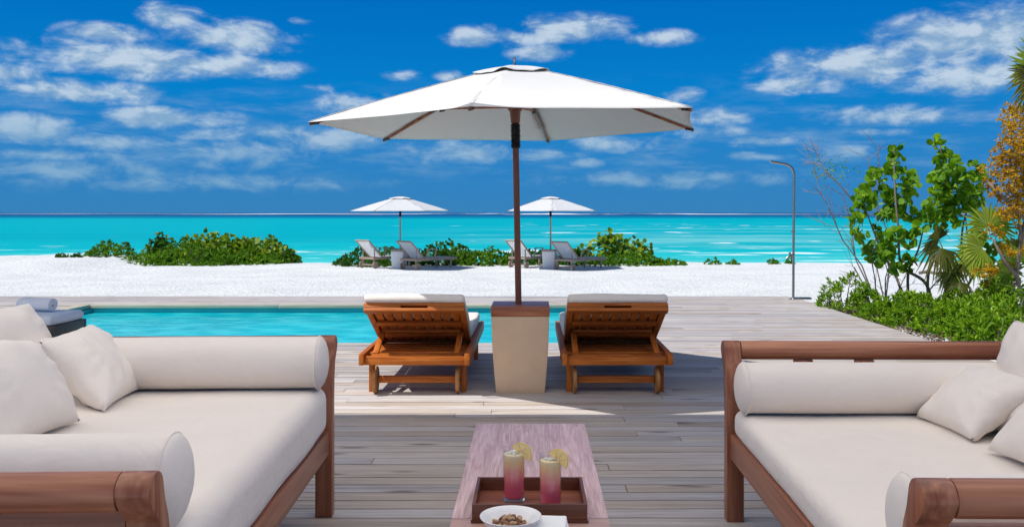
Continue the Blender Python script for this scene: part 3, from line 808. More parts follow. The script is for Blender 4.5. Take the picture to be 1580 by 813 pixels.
    mm = MB(); mm.add([bk(v.x, v.y, v.z) for v in m.v], m.f); mm.build('back_pad', PADC, cu, ang=180)
    m = soft_box(-.352, .352, .585, 1.72, .302, .392, .028, 4, 7, .004, .008, 5, seed=5); m.build('seat_pad', PADC, cu, ang=180)
    return r
LG1 = pool_lounger('pool_lounger', 'teak lounger on wheels left of the parasol base, its back partly sunlit', (-.826, 6.58, 0))
LG2 = copy_tree(LG1); LG2.location = (.608, 6.58, 0)
LG2['label'] = 'teak lounger on wheels right of the parasol base, fully in the parasol shade'

# ------------------------------------------------------------------ parasols
def parasol(name, label, loc, tilt, rot, zc, apex, ang0, rr=1.50, mat_pole=None, detail=True, group='white market parasols'):
    r = thing(name, label, 'parasol', loc, 0, group); r.rotation_euler = (0, tilt, rot)
    mp = mat_pole or POLE
    z0 = loc[2]
    A = [R(ang0 + 60*k) for k in range(6)]; rc = [1, 1, 1, .915, 1, 1] if detail else [1]*6
    zb = .50 if detail else .42
    MB().tube([(0,0,zb), (0,0,zc+.30)], .0235, 20).build('pole', mp, r, ang=60)
    # canopy: six panels from the vent opening to the edge, slack between the ribs
    vs, fs = [], []; NR, NS = 16, 12
    for k in range(6):
        a, b_ = A[k], A[(k+1) % 6]
        for i in range(NR+1):
            tt = .17 + .83*i/NR
            for j in range(NS+1):
                s_ = j/NS
                qa = 1 + (rc[k]-1)*tt; qb = 1 + (rc[(k+1) % 6]-1)*tt
                p = Vector((qa*math.cos(a)*(1-s_) + qb*math.cos(b_)*s_, qa*math.sin(a)*(1-s_) + qb*math.sin(b_)*s_, 0)) * rr * tt
                z = zc + (apex-zc)*(1-tt**1.12) 
                bow = 4*s_*(1-s_)
                z -= .012*bow*math.sin(math.pi*min(1, tt))**1.0 
                z -= .004*bow if tt > .99 else 0
                z -= ((1-rc[k])*(1-s_) + (1-rc[(k+1) % 6])*s_) * .14 * tt
                p *= 1 - .018*bow*tt
                z += .004*mnoise.noise((p.x*3, p.y*3, k))
                vs.append((p.x, p.y, z))
        o = k*(NR+1)*(NS+1)
        for i in range(NR):
            for j in range(NS):
                fs.append((o+i*(NS+1)+j, o+(i+1)*(NS+1)+j, o+(i+1)*(NS+1)+j+1, o+i*(NS+1)+j+1))
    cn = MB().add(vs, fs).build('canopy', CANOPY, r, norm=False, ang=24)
    bm = bmesh.new(); bm.from_mesh(cn.data); bmesh.ops.remove_doubles(bm, verts=bm.verts, dist=.001); bm.to_mesh(cn.data); bm.free()
    cn.data.set_sharp_from_angle(angle=R(24))
    sol = cn.modifiers.new('cloth', 'SOLIDIFY'); sol.thickness = .003; sol.offset = 0
    for k, a in enumerate(A):
        sm = MB(); sdv = Vector((-math.sin(a), math.cos(a), 0))
        pp = [Vector((math.cos(a)*rr*rc[k]*tt, math.sin(a)*rr*rc[k]*tt, zc + (apex-zc)*(1-tt**1.12) - (1-rc[k])*.14*tt + .0035)) for tt in [.18 + .81*i/10 for i in range(11)]]
        for p_, q_ in zip(pp, pp[1:]): sm.beam(p_, q_, .022, .003, sdv)
        sm.build('seam', CANOPY, cn, ang=180)
    # vent cap with a scalloped edge
    vs, fs = [], []; NA = 72; NRr = 8
    for i in range(NRr+1):
        tt = i/NRr
        for j in range(NA):
            t_ = 2*math.pi*j/NA; ph = (t_ - A[0]) % (math.pi/3)
            hexr = math.cos(math.pi/6)/math.cos(ph - math.pi/6)
            rad = .325*(tt or .02)*hexr
            z = zc + (apex-zc)*(1-.203**1.12) + .006 + .066*(1-tt**1.8) + .009*tt**3*(math.cos(6*(t_-A[0])+.4) + .5*math.cos(12*(t_-A[0])+1))
            vs.append((rad*math.cos(t_), rad*math.sin(t_), z))
    for i in range(NRr):
        for j in range(NA): fs.append((i*NA+j, (i+1)*NA+j, (i+1)*NA+(j+1)%NA, i*NA+(j+1)%NA))
    vc = MB().add(vs, fs).build('vent_cap', CANOPY, cn, norm=False, ang=40)
    s2 = vc.modifiers.new('cloth', 'SOLIDIFY'); s2.thickness = .003; s2.offset = 0
    MB().lathe([(.20, apex-.100), (.222, apex-.102), (.222, apex-.082), (.20, apex-.080)], 36).build('vent_ring', TEAK[0], r)
    MB().lathe([(.004, apex-.03), (.018, apex-.026), (.018, apex-.005), (.011, apex+.005), (.009, apex+.04), (.012, apex+.05), (.009, apex+.062), (.002, apex+.066)], 18).build('finial', STEEL, r, ang=40)
    hz_, rz_ = apex - .15, zc + .14
    MB().lathe([(.024, hz_-.035), (.052, hz_-.03), (.055, hz_+.02), (.024, hz_+.03)], 20).build('hub', mp, r)
    MB().lathe([(.024, rz_-.13), (.034, rz_-.12), (.040, rz_-.04), (.056, rz_-.02), (.058, rz_+.03), (.024, rz_+.04)], 20).build('runner', mp, r)
    R0 = rr
    for a, c_ in zip(A, rc):
        rr = R0*c_; dz = (1-c_)*.14
        e = Vector((math.cos(a)*(rr-.025), math.sin(a)*(rr-.025), zc-.010-dz)); hb = Vector((math.cos(a)*.05, math.sin(a)*.05, hz_))
        sd = (-math.sin(a), math.cos(a), 0)
        midp = []
        for i in range(9):
            tt = .04 + .955*i/8
            midp.append(Vector((math.cos(a)*rr*tt, math.sin(a)*rr*tt, zc + (apex-zc)*(1-tt**1.12) - .020 - dz*tt)))
        rb = MB()
        for p_, q_ in zip(midp, midp[1:]): rb.beam(p_, q_, .015, .020, sd)
        o = rb.build('rib', MAHO[0] if detail else GREYTEAK[0], r)
        m5 = midp[4]
        MB().beam(Vector((math.cos(a)*.055, math.sin(a)*.055, rz_)), m5 + Vector((0,0,-.018)), .013, .016, sd).build('strut', MAHO[0] if detail else GREYTEAK[0], o)
        if detail:
            MB().beam(m5 + Vector((-.02*math.cos(a), -.02*math.sin(a), -.022)), m5 + Vector((.02*math.cos(a), .02*math.sin(a), -.026)), .024, .034, sd).build('bracket', BOLT, o)
            MB().beam(e + Vector((-.05*math.cos(a), -.05*math.sin(a), .006)), e + Vector((.018*math.cos(a), .018*math.sin(a), -.002)), .022, .018, sd).build('end_cap', BOLT, o)
    prof = [(.0245, rz_-.31)]
    for i in range(13):
        z = rz_ - .305 + i*.0135
        prof += [(.029, z), (.036 + .003*math.sin(i*2.3), z+.004), (.036, z+.0095), (.029, z+.0130)]
    prof.append((.0245, rz_-.128))
    MB().lathe(prof, 18).build('rope_wrap', ROPE, r, ang=60)
    return r
main_p = parasol('parasol', 'big white parasol on a dark wooden pole between the two teak loungers', (-.085, 6.73, 0), R(-1.0), 0, 1.945, 2.385, 79.5)

def parasol_stand(name, label, loc, w0, w1, h, capz, mat, cap_mat, rz=0.0, group='parasol stands'):
    r = thing(name, label, 'parasol stand', loc, rz, group)
    vs, fs = [], []; n = 12
    for i in range(n+1):
        t_ = i/n; w = (w0 + (w1-w0)*(1-(1-t_)**1.7))/2
        vs += [(-w,-w,h*t_), (w,-w,h*t_), (w,w,h*t_), (-w,w,h*t_)]
    for i in range(n):
        for j in range(4): fs.append((i*4+j, i*4+(j+1)%4, (i+1)*4+(j+1)%4, (i+1)*4+j))
    fs += [(3,2,1,0), (n*4, n*4+1, n*4+2, n*4+3)]
    MB().add(vs, fs).build('plinth', mat, r, bevel=.006, ang=40)
    w = w1/2 + .004
    MB().box(-w, w, -w, w, h+.0005, capz).build('cap', cap_mat, r, bevel=.004)
    return r
parasol_stand('parasol_stand', 'tan stone parasol base with a dark wooden cap between the loungers', (-.080, 6.715, 0), .350, .415, .555, .625, STONE, MAHO[0])

# ------------------------------------------------------------------ loungers and parasols on the sand
def beach_lounger(name, label, loc, rz):
    r = thing(name, label, 'beach lounger', loc, rz, 'loungers on the sand')
    G = GREYTEAK
    for sx in (-1, 1):
        MB().box(*sorted((sx*.275, sx*.315)), 0.0, 1.62, .255, .325).build('side_rail', G[1], r, bevel=.004)
        MB().box(*sorted((sx*.277, sx*.313)), 1.36, 1.41, 0, .254).build('leg', G[2], r)
        MB().box(*sorted((sx*.235, sx*.272)), .06, .115, .06, .254).build('leg', G[2], r)
        MB().lathe([(.001, -.022), (.088, -.022), (.102, -.012), (.102, .012), (.088, .022), (.001, .022)], 28, lambda rr, t_, z, s=sx: (s*.296 + z, .087 + rr*math.cos(t_), .102 + rr*math.sin(t_))).build('wheel', G[0], r, ang=30)
        pts = [Vector((sx*.335, .40 + .42*i/8, .545 + .035*math.sin(math.pi*(.15 + .75*i/8)))) for i in range(9)]
        am = MB()
        for p_, q_ in zip(pts, pts[1:]): am.beam(p_, q_, .045, .022)
        am.build('armrest', G[1], r)
        MB().beam((sx*.335, .46, .558), (sx*.320, .38, .30), .030, .030).build('arm_post', G[2], r)
        MB().beam((sx*.335, .77, .555), (sx*.320, .70, .30), .030, .030).build('arm_post', G[2], r)
    MB().box(-.275, .275, .005, .04, .262, .318).build('head_rail', G[0], r)
    MB().box(-.275, .275, 1.58, 1.615, .262, .318).build('foot_rail', G[0], r)
    MB().box(-.272, .272, .075, .105, .085, .12).build('axle', G[0], r)
    MB().box(-.274, .274, .36, 1.579, .322, .330).build('seat_sling', SLING, r)
    hy, hz = .36, .335; an = R(43); ey = Vector((0, -math.cos(an), math.sin(an))); en = Vector((0, math.sin(an), math.cos(an)))
    def bk(s_, t_, n_): return Vector((s_, hy, hz)) + ey*t_ + en*n_
    b = bpy.data.objects.new('backrest', None); COL.objects.link(b); b.parent = r
    for a, e in ((-.300, -.265), (.265, .300)): MB().obox(bk, a, e, 0, .70, -.022, .012).build('back_stile', G[1], b, bevel=.003)
    MB().obox(bk, -.2649, .2649, .672, .70, -.022, .012).build('top_rail', G[0], b)
    MB().obox(bk, -.2649, .2649, .01, .671, -.006, -.001).build('back_sling', SLING, b)
    for sx in (-1, 1): MB().beam(bk(sx*.25, .34, -.03), (sx*.25, .10, .30), .026, .020).build('prop_arm', G[1], r)
    return r
BLD = [('weathered beach lounger left of the left white parasol stand on the sand', 565, 413.6, R(-40)),
       ('weathered beach lounger just right of the left parasol base on the sand', 629, 416.5, R(-40)),
       ('weathered beach lounger partly behind the big parasol pole on the sand', 797, 413.3, R(-40)),
       ('weathered beach lounger at the far right of the sand, below the right small parasol', 868, 417.3, R(-41))]
proto = None
for lab, px, py, rz in BLD:
    Y = 24.6
    for _ in range(12): Y = F*(EYE - sandz((px-CX)*Y/F, Y))/(py - HY)
    x = (px-CX)*Y/F
    o = proto = beach_lounger('beach_lounger', lab, (x, Y, sandz(x, Y)), rz) if proto is None else copy_tree(proto)
    o.location = (x, Y, sandz(x, Y) - .01); o.rotation_euler = (0, 0, rz); o['label'] = lab
    proto = o
small = None
for lab, lab2, px, py, rz in (('small white parasol on the beach, the left one of the pair', 'white stone parasol base of the left beach parasol', 617.5, 415.0, 0), ('small white parasol on the beach, the right one of the pair', 'white stone parasol base of the right beach parasol', 849.5, 415.0, R(24))):
    Y = 24.9
    for _ in range(12): Y = F*(EYE - sandz((px-CX)*Y/F, Y))/(py - HY)
    Y += .25; x = (px-CX)*Y/F; z = sandz(x, Y)
    if small is None:
        small = parasol('parasol', lab, (x, Y, z), 0, rz, 1.63, 2.035, 68, 1.40, GREYTEAK[2], False)
    else:
        small = copy_tree(small); small.location = (x, Y, z); small.rotation_euler = (0, 0, rz); small['label'] = lab
    parasol_stand('parasol_stand', lab2, (x - .03, Y, z-.02), .31, .36, .50, .555, WHITESTONE, GREYTEAK[0], R(-12))

# ------------------------------------------------------------------ bench with rolled towel beside the pool
bx1, by0, by1 = -3.83, 7.45, 8.02
bn = thing('pool_bench', 'dark wooden bench with a pale cushion beside the pool at the left edge', 'bench', (-4.85, 7.73, 0))
ox, oy = -4.75, 7.73
m = MB().box(-.9, .92, -.285, -.25, .275, .365).box(-.9, .92, .25, .285, .275, .365).box(.885, .92, -.2499, .2499, .275, .365).box(-.9, -.865, -.2499, .2499, .275, .365); m.build('seat_frame', DARKW, bn, bevel=.004)
for x in (-.89, .86):
    for y in (-.284, .234): MB().box(x, x+.05, y, y+.05, 0, .2745).build('leg', DARKW, bn)
MB().box(-.84, .859, -.27, -.245, .13, .175).build('stretcher', MAHO[0], bn)
soft_box(-.89, .905, -.28, .28, .366, .447, .03, 4, 8, .004, .006, 4).build('cushion', cloth('blue white towelling', (.74, .78, .84), weave=300, wrinkle=.8), bn, ang=180)
# rolled towel: one long sheet wound into a spiral
m = MB(); vs, fs = [], []; NS = 90; r_ = .062
for i in range(NS+1):
    t_ = i/NS*2*math.pi*3.6; rr = .016 + (r_-.016)*i/NS
    for j, x in enumerate((-.165, -.155, -.08, 0, .08, .155, .165)):
        wv = 1 + .03*mnoise.noise((x*9, t_*.7, 2))
        e = .93 if j in (0, 6) else 1
        vs.append((x + .006*math.sin(t_*1.0), rr*wv*e*math.cos(t_), rr*wv*e*math.sin(t_)))
for i in range(NS):
    for j in range(6): fs.append((i*7+j, (i+1)*7+j, (i+1)*7+j+1, i*7+j+1))
tw = m.add(vs, fs).build('rolled_towel', TOWEL, None, norm=False, ang=180)
s3 = tw.modifiers.new('thickness', 'SOLIDIFY'); s3.thickness = .011; s3.offset = -1
tw.location = (-4.25, 7.80, .447+.064); tw.rotation_euler = (0, 0, R(-14))
tag(tw, 'rolled pale blue towel lying on the bench cushion by the pool', 'towel')

# ------------------------------------------------------------------ beach shower
sh = thing('beach_shower', 'tall bent steel beach shower at the corner of the deck', 'shower', (3.93, 13.62, 0))
pts = [(0,0,0), (0.005,0,.9), (.012,0,1.72), (.012,0,1.86)] + [(.012 - .17*(1-math.cos(R(a))), 0, 1.86 + .17*math.sin(R(a))) for a in range(10, 82, 8)] + [(-.33, 0, 2.062)]
MB().tube(pts, .019, 14).build('pipe', STEEL, sh, ang=60)
MB().lathe([(.001, 0), (.075, 0), (.075, .008), (.03, .012), (.022, .03), (.001, .03)], 24).build('floor_flange', STEEL, sh, ang=40)
MB().tube([(-.33, 0, 2.062), (-.34, 0, 2.052)], [.019, .024], 14).build('shower_head', STEEL, sh)
vv = MB().tube([(.006, -.01, .66), (-.03, -.035, .66), (-.085, -.05, .64)], .016, 10).tube([(-.085, -.05, .64), (-.12, -.05, .615)], .013, 10).tube([(-.05, -.04, .66), (-.07, -.04, .70)], .018, 10)
vv.build('tap', STEEL, sh, ang=50)
MB().lathe([(.02, 1.0), (.030, 1.002), (.030, 1.028), (.02, 1.03)], 16).build('pipe_clamp', STEEL, sh)
MB().box(.02, .26, -.06, .05, .001, .03).build('drain_cover', STEEL, sh, bevel=.004)

# ------------------------------------------------------------------ foliage
def leaf(mb, c, d, n, ln, w):
    d = d.normalized(); s_ = d.cross(n)
    if s_.length < 1e-4: s_ = Vector((1, 0, 0))
    s_.normalize(); up = s_.cross(d)
    a = c; tip = c + d*ln - up*ln*.12; mid = c + d*ln*.55
    mb.add([a, mid + s_*w*.5 + up*w*.18, tip, mid - s_*w*.5 + up*w*.18], [(0, 1, 2), (0, 2, 3)])
def disc(mb, c, d, n, rad):
    d = d.normalized(); s_ = d.cross(n)
    if s_.length < 1e-4: s_ = Vector((1, 0, 0))
    s_.normalize(); up = s_.cross(d); k = 9; vs = [c + d*rad]
    for i in range(k):
        a = 2*math.pi*i/k; q_ = d*(1 - math.cos(a))*rad*1.0 + s_*math.sin(a)*rad*1.06
        vs.append(c + q_ + up*(.16*rad*math.sin(a)**2 - .10*rad*(1-math.cos(a))))
    mb.add(vs, [(0, i+1, (i+1) % k + 1) for i in range(k)])
def rv(rd): 
    while True:
        v = Vector((rd.uniform(-1,1), rd.uniform(-1,1), rd.uniform(-1,1)))
        if .05 < v.length < 1: return v.normalized()
def rosette(mb, c, axis, rd, n, ln, w, spread=.8):
    for k in range(n):
        d = (axis*rd.uniform(.25, 1.1) + rv(rd)*spread).normalized()
        leaf(mb, c + rv(rd)*ln*.15, d, (axis + rv(rd)*.5).normalized(), ln*rd.uniform(.7, 1.2), w*rd.uniform(.8, 1.2))

def shrub(name, label, cat, base, rx, ry, h, mat, nclump, per, ln, w, seed, group, round_=False, hollow=.0, stem_mat=None, skirt=0.0, nstem=8):
    """A low shrub: leaf rosettes on the ends of many twigs, filling an uneven dome."""
    rd = random.Random(seed); root = thing(name, label, cat, base, 0, group); mb = MB(); st = MB()
    for k in range(nclump):
        a = rd.uniform(0, 2*math.pi); u = rd.random()**.5; e = rd.uniform(0, 1)
        x, y = math.cos(a)*u, math.sin(a)*u
        lump = .72 + .42*mnoise.noise((x*1.7 + seed, y*1.7, seed*.3)) + .16*mnoise.noise((x*4 + seed, y*4, 2))
        top = h*lump*max(.12, 1 - u**2.6*.85)
        lo = skirt*h
        z = lo + (top - lo)*(1 - (1-e)**2.4 if hollow == 0 else 1 - hollow*e*e)
        if z < .02: z = .02 + rd.random()*.06
        c = Vector((x*rx, y*ry, z)); ax = Vector((x*.9, y*.9, .45 + z/h)).normalized()
        if round_:
            for j in range(per):
                d = (rv(rd) + ax*.6).normalized(); disc(mb, c + rv(rd)*ln*1.3, d, (Vector((0,-.6,.8)) + rv(rd)*.8).normalized(), ln*.5*rd.uniform(.7, 1.15))
        else: rosette(mb, c, ax, rd, per, ln, w)
        if nclump > 40 and k % max(1, nclump//nstem) == 0:
            f0 = Vector((x*rx*.45, y*ry*.45, -.05)); md = f0.lerp(c, .5) + Vector((rd.uniform(-.05,.05), rd.uniform(-.05,.05), .04))
            MB().tube([f0, md, c], [.011, .008, .004], 5).build('stem', stem_mat or TWIG, root, norm=False)
    mb.build('foliage', mat, root, norm=False, smooth=False)
    return root

def onsand(px, Y): 
    x = (px-CX)*Y/F; return Vector((x, Y, sandz(x, Y)))
GB = 'shrubs on the dune'
def dune(label, px, Y, wpx, ry, h, mat, n, seed, ln=.10, per=9, round_=False, hollow=0.0, name='dune_shrub'):
    b = onsand(px, Y); b.z -= .05
    return shrub(name, label, 'shrub', b, wpx/2*Y/F, ry, h, mat, n, per, ln, ln*.5, seed, GB, round_, hollow)
dune('small dark green shrub at the left end of the long bushes on the dune', 170, 29.0, 70, .8, .62, GREEN, 190, 1)
dune('dense bright green low shrub in the left clump of the dune', 278, 28.2, 200, 1.2, .86, GREEN, 620, 2)
dune('green low shrub right of the dense one in the left clump of the dune', 378, 28.3, 140, .9, .66, GREEN, 360, 3)
dune('yellowish bush rising behind the left clump, at its tallest point', 335, 29.3, 150, .9, 1.12, YGREEN, 230, 4, .14, 7, True)
dune('yellowish bush on the right slope of the left clump', 402, 29.0, 100, .8, .88, YGREEN, 200, 5, .14, 7, True)
dune('dark leafy bush standing up left of the yellowish one in the left clump', 250, 29.2, 46, .6, .98, DKGREEN, 110, 6, .12, 8, True)
dune('sparse dark shrub at the right end of the left clump', 444, 28.6, 40, .5, .52, DKGREEN, 80, 8)
dune('low dark green shrub behind the leftmost beach lounger', 560, 27.6, 90, .8, .58, DKGREEN, 230, 9)
dune('rounded green shrub between the two left beach loungers', 607, 28.2, 80, .7, .74, GREEN, 190, 10)
dune('green shrub right of the second beach lounger', 672, 27.8, 105, .8, .56, DKGREEN, 260, 12, .11)
dune('leggy dark shrub in the middle of the strip of bushes behind the loungers', 690, 28.6, 100, .5, .84, DKGREEN, 60, 13, .11, 6, True, .5)
dune('green shrub left of the big parasol pole on the dune', 745, 27.9, 120, .8, .56, GREEN, 290, 14, .11)
dune('green shrub right behind the big parasol pole on the dune', 815, 28.0, 100, .7, .56, DKGREEN, 230, 15, .11)
dune('tall sparse sea grape bush right of the right beach parasol', 930, 28.6, 76, .5, 1.22, YGREEN, 46, 16, .15, 6, True, .55)
dune('sparse yellow sea grape bush at the right end of the strip', 978, 28.8, 66, .5, 1.10, YGREEN, 36, 17, .15, 6, True, .55)
dune('low dense green shrub below the sparse sea grape bushes', 960, 27.7, 150, .8, .46, GREEN, 330, 18)
dune('green shrub behind the lounger below the right beach parasol', 888, 28.0, 70, .6, .62, DKGREEN, 160, 19, .11)
dune('flat low green shrub tailing off the right end of the strip', 1030, 27.9, 60, .5, .26, GREEN, 110, 20)
for lab, px, w_, h_, sd in (('tiny round green shrub on the bare sand, largest of the three', 1100, 26, .33, 21), ('tiny flat shrub on the bare sand beside the larger one', 1131, 18, .18, 22), ('tiny green shrub on the sand just left of the shower pipe', 1192, 18, .20, 23), ('tiny sprig right behind the shower tap', 1219, 9, .26, 24), ('tiny dark sprig alone on the left sand crest', 96, 14, .20, 25), ('dry sprig on the left sand crest near the small dark shrub', 118, 12, .22, 26)):
    dune(lab, px, 28.0, w_, .22, h_, GREEN if sd < 25 else DKGREEN, 26, sd, .09, 8)

# hedge of low shrubs along the right edge of the deck
HG = 'low bright shrubs along the deck edge'
hs = [(1300, 12.6, .34, .34, .62, 'small bright shrub on bare stems at the deck corner, first of the row'), (1338, 12.5, .26, .3, .50, 'narrow bright shrub beside the first one at the deck corner'), (1372, 11.6, .42, .40, .46, 'bright low shrub by the deck edge under the sea grape stems'),
      (1425, 11.1, .48, .45, .50, 'bright low shrub by the deck edge left of the palmetto trunk'), (1470, 10.5, .46, .45, .50, 'bright low shrub by the deck edge in front of the palmetto'), (1520, 10.1, .46, .45, .56, 'bright low shrub by the deck edge right of the palmetto'),
      (1570, 10.6, .50, .45, .66, 'bright low shrub at the right photo edge behind the daybed'), (1490, 12.0, .50, .5, .52, 'bright low shrub behind the front row, at the palmetto foot'), (1550, 12.2, .50, .5, .62, 'bright low shrub behind the front row at the right'), (1535, 9.3, .36, .4, .50, 'bright low shrub nearest the right daybed'), (1420, 12.3, .40, .4, .36, 'bright low shrub behind the front row, under the sea grape')]
for i, (px, Y, rx, ry, h_, lab) in enumerate(hs):
    b = onsand(px, Y); b.x = max(b.x, 4.12 + rx*.62); b.z -= .03
    first = i < 2
    shrub('deck_shrub', lab, 'shrub', b, rx, ry, h_, BRIGHT, 165 if not first else 80, 9, .085, .027, 40+i, HG, False, .35 if first else 0.0, TWIG, .45 if first else .12, 26)
# leaf litter under them
rd = random.Random(5); m = MB()
for k in range(1500):
    y = rd.uniform(8.6, 13.4); x = 4.10 + abs(rd.gauss(.15, .45)); c = Vector((x, y, sandz(x, y) + .012 + rd.random()*.015))
    leaf(m, c, Vector((rd.uniform(-1,1), rd.uniform(-1,1), rd.uniform(-.2,.4))), Vector((rd.uniform(-.4,.4), rd.uniform(-.4,.4), 1)), rd.uniform(.04,.08), rd.uniform(.02,.035))
tag(m.build('leaf_litter', DRYLEAF, norm=False, smooth=False), 'brown leaf litter on the sand under the deck edge shrubs', 'leaf litter', None, 'stuff')

# sea grape: bent stems with round leaves
def Z6(zx, zy): return (1300 + zx/2.321, 180 + zy/2.321)
def sea_grape(label, Y, stems, clusters, seed, dens=1.0):
    rd = random.Random(seed); px, py = Z6(*stems[0][0]); base = onsand(px, Y)
    r = thing('sea_grape_tree', label, 'tree', base, 0, 'sea grape trees by the deck')
    for s_ in stems:
        pts = []; dy = 0
        for i, (zx, zy) in enumerate(s_):
            dy += rd.uniform(-.12, .12); p = P(*Z6(zx, zy), Y + (dy if i else 0)*1.0); pts.append(p - base)
        pts[0].z = min(pts[0].z, -.05)
        # smooth the bend
        fine = []
        for i in range(len(pts)-1):
            p0 = pts[max(i-1,0)]; p1 = pts[i]; p2 = pts[i+1]; p3 = pts[min(i+2, len(pts)-1)]
            for j in range(5):
                t_ = j/5; fine.append(.5*((2*p1) + (p2-p0)*t_ + (2*p0-5*p1+4*p2-p3)*t_*t_ + (3*p1-p0-3*p2+p3)*t_**3))
        fine.append(pts[-1]); n = len(fine)
        MB().tube(fine, [.025 - .018*i/n for i in range(n)], 8).build('trunk', BARK, r, norm=False, ang=180)
    mb = MB(); tw = MB()
    for (zx, zy, rad) in clusters:
        px, py = Z6(zx, zy); c = P(px, py, Y + rd.uniform(-.30, .30)) - base; R_ = rad/2.321*Y/F*1.1
        nl = max(4, int(rad*rad/36*dens))
        for k in range(nl):
            o = rv(rd)*R_*rd.random()**.5; p = c + o
            d = (o.normalized()*.5 + rv(rd)*.7 + Vector((0,0,-.15))).normalized(); nn = (Vector((-.25,-.6,.5)) + rv(rd)*1.05).normalized()
            disc(mb, p - d*.03, d, nn, rd.uniform(.030, .066))
        MB().tube([c + Vector((0, 0, -R_*1.2)), c + rv(rd)*R_*.6], [.007, .004], 5).build('twig', BARK, r, norm=False)
    mb.build('leaves', GRAPE, r, norm=False, smooth=False)
    return r
sea_grape('left sea grape with round green leaves on bent bare stems', 12.7,
  [[(270,690),(215,630),(190,570),(140,480),(100,380),(75,310)], [(330,670),(300,600),(230,550),(205,510),(200,400),(190,300),(185,180),(185,110)], [(240,640),(235,560),(270,480),(290,400)]],
  [(70,280,30),(60,330,26),(50,370,26),(45,415,17),(75,430,20),(190,112,20),(205,150,18),(178,140,18),(130,210,34),(108,205,18),(180,190,30),(230,215,34),(252,250,26),(150,270,28),(200,280,32),(190,330,36),(150,350,26),(220,330,30),(130,410,26),(190,430,32),(100,480,30),(120,510,22),(165,500,26),(230,520,30),(185,540,22),(150,460,22),(235,440,30),(262,400,26),(260,360,26),(100,300,22),(160,310,24)], 61)
sea_grape('right sea grape, taller, with round green leaves behind the palmetto', 13.2,
  [[(310,670),(305,590),(318,520),(345,430),(370,340),(365,230),(350,100)], [(400,690),(440,620),(470,550),(450,450),(440,350)], [(410,690),(395,600),(420,540),(430,400),(455,300),(465,190)]],
  [(340,90,20),(360,120,24),(352,160,22),(385,155,24),(330,210,24),(365,200,30),(400,170,26),(350,250,36),(330,290,28),(380,270,36),(400,220,30),(430,215,24),(465,190,28),(490,220,24),(440,270,28),(420,310,36),(370,330,36),(320,340,28),(300,330,22),(470,260,28),(480,300,28),(290,380,26),(350,380,30),(400,360,30),(500,250,22),(455,330,28),(520,500,26),(560,540,30),(590,480,26),(540,470,22),(600,560,30)], 62)

# palmetto: pleated fans on stalks around a short trunk
def fan(mb, hub, axis, face, rad, rd, n=26, arc=250, droop=.25, split=.55):
    axis = axis.normalized(); s_ = axis.cross(face).normalized(); nrm = s_.cross(axis)
    for k in range(n):
        a = R(-arc/2 + arc*k/(n-1) + rd.uniform(-2, 2)); L_ = rad*rd.uniform(.82, 1.06)*(1 - .18*abs(a)/R(arc/2))
        d = axis*math.cos(a) + s_*math.sin(a); sd = -axis*math.sin(a) + s_*math.cos(a)
        w = rad*split*R(arc)/n*1.15
        m1 = hub + d*L_*.55 + nrm*.03*rad; tip = hub + d*L_ - Vector((0,0,1))*droop*rad*rd.uniform(.3, 1.2)
        mb.add([hub, m1 + sd*w*.5, tip, m1 - sd*w*.5, m1 - nrm*w*.28], [(0,1,4), (0,4,3), (1,2,4), (4,2,3)])
def palmetto(label, px, Y, trunk_h, fans, seed, old=()):
    rd = random.Random(seed); base = onsand(px, Y); r = thing('palmetto', label, 'palm', base, 0, 'palmettos by the deck')
    pts = [Vector((0.02*math.sin(i), 0, -.05 + (trunk_h+.05)*i/6)) for i in range(7)]
    MB().tube(pts, [.06, .065, .055, .06, .05, .055, .045], 10).build('trunk', plain('palmetto trunk', (.16, .10, .07), .95, 0, 60, .4, .8), r, norm=False)
    top = pts[-1]
    for (zx, zy, ax, az_, rad, old_) in fans:
        hub = P(*Z6(zx, zy), Y + rd.uniform(-.25, .2)) - base; mb = MB(); axis = Vector((ax, rd.uniform(-.35, -.05), az_))
        fan(mb, hub, axis, Vector((rd.uniform(-.3,.3), -1, .35)), rad, rd, 24, 190 if old_ else 240, .45 if old_ else .16)
        f = mb.build('frond', FANOLD if old_ else FAN, r, norm=False, smooth=False)
        MB().tube([top, top.lerp(hub, .5) + Vector((0, 0, .08)), hub], [.011, .009, .006], 6).build('stalk', FAN, f, norm=False)
    return r
palmetto('palmetto with yellow green fans in front of the right sea grape', 1465, 12.2, .55,
  [(525,395,.12,1,.44,0), (500,470,-.9,.10,.46,0), (345,440,-.35,.55,.36,1), (352,470,-.5,-.9,.42,1), (400,520,-.6,-.75,.36,1), (470,505,-.95,-.35,.40,0), (420,590,-.6,-.8,.26,1), (385,560,.0,-1,.30,1)], 71)
palmetto('palmetto with green fans at the right edge of the photo', 1562, 12.4, .45,
  [(600,560,-.4,.9,.40,0), (640,520,.2,1,.44,0), (560,600,-.9,.2,.36,0), (620,480,-.5,.6,.36,1), (585,640,-.8,-.1,.32,0)], 72)
r = palmetto('tall palm whose fronds enter the top right corner of the photo', 1640, 10.2, 3.0,
  [(705,-150,-.8,.55,.50,0), (690,-120,-1,.05,.46,1), (700,-175,-.3,1,.46,0), (720,-100,-.7,-.6,.42,1), (760,-140,.8,.3,.5,0)], 73)

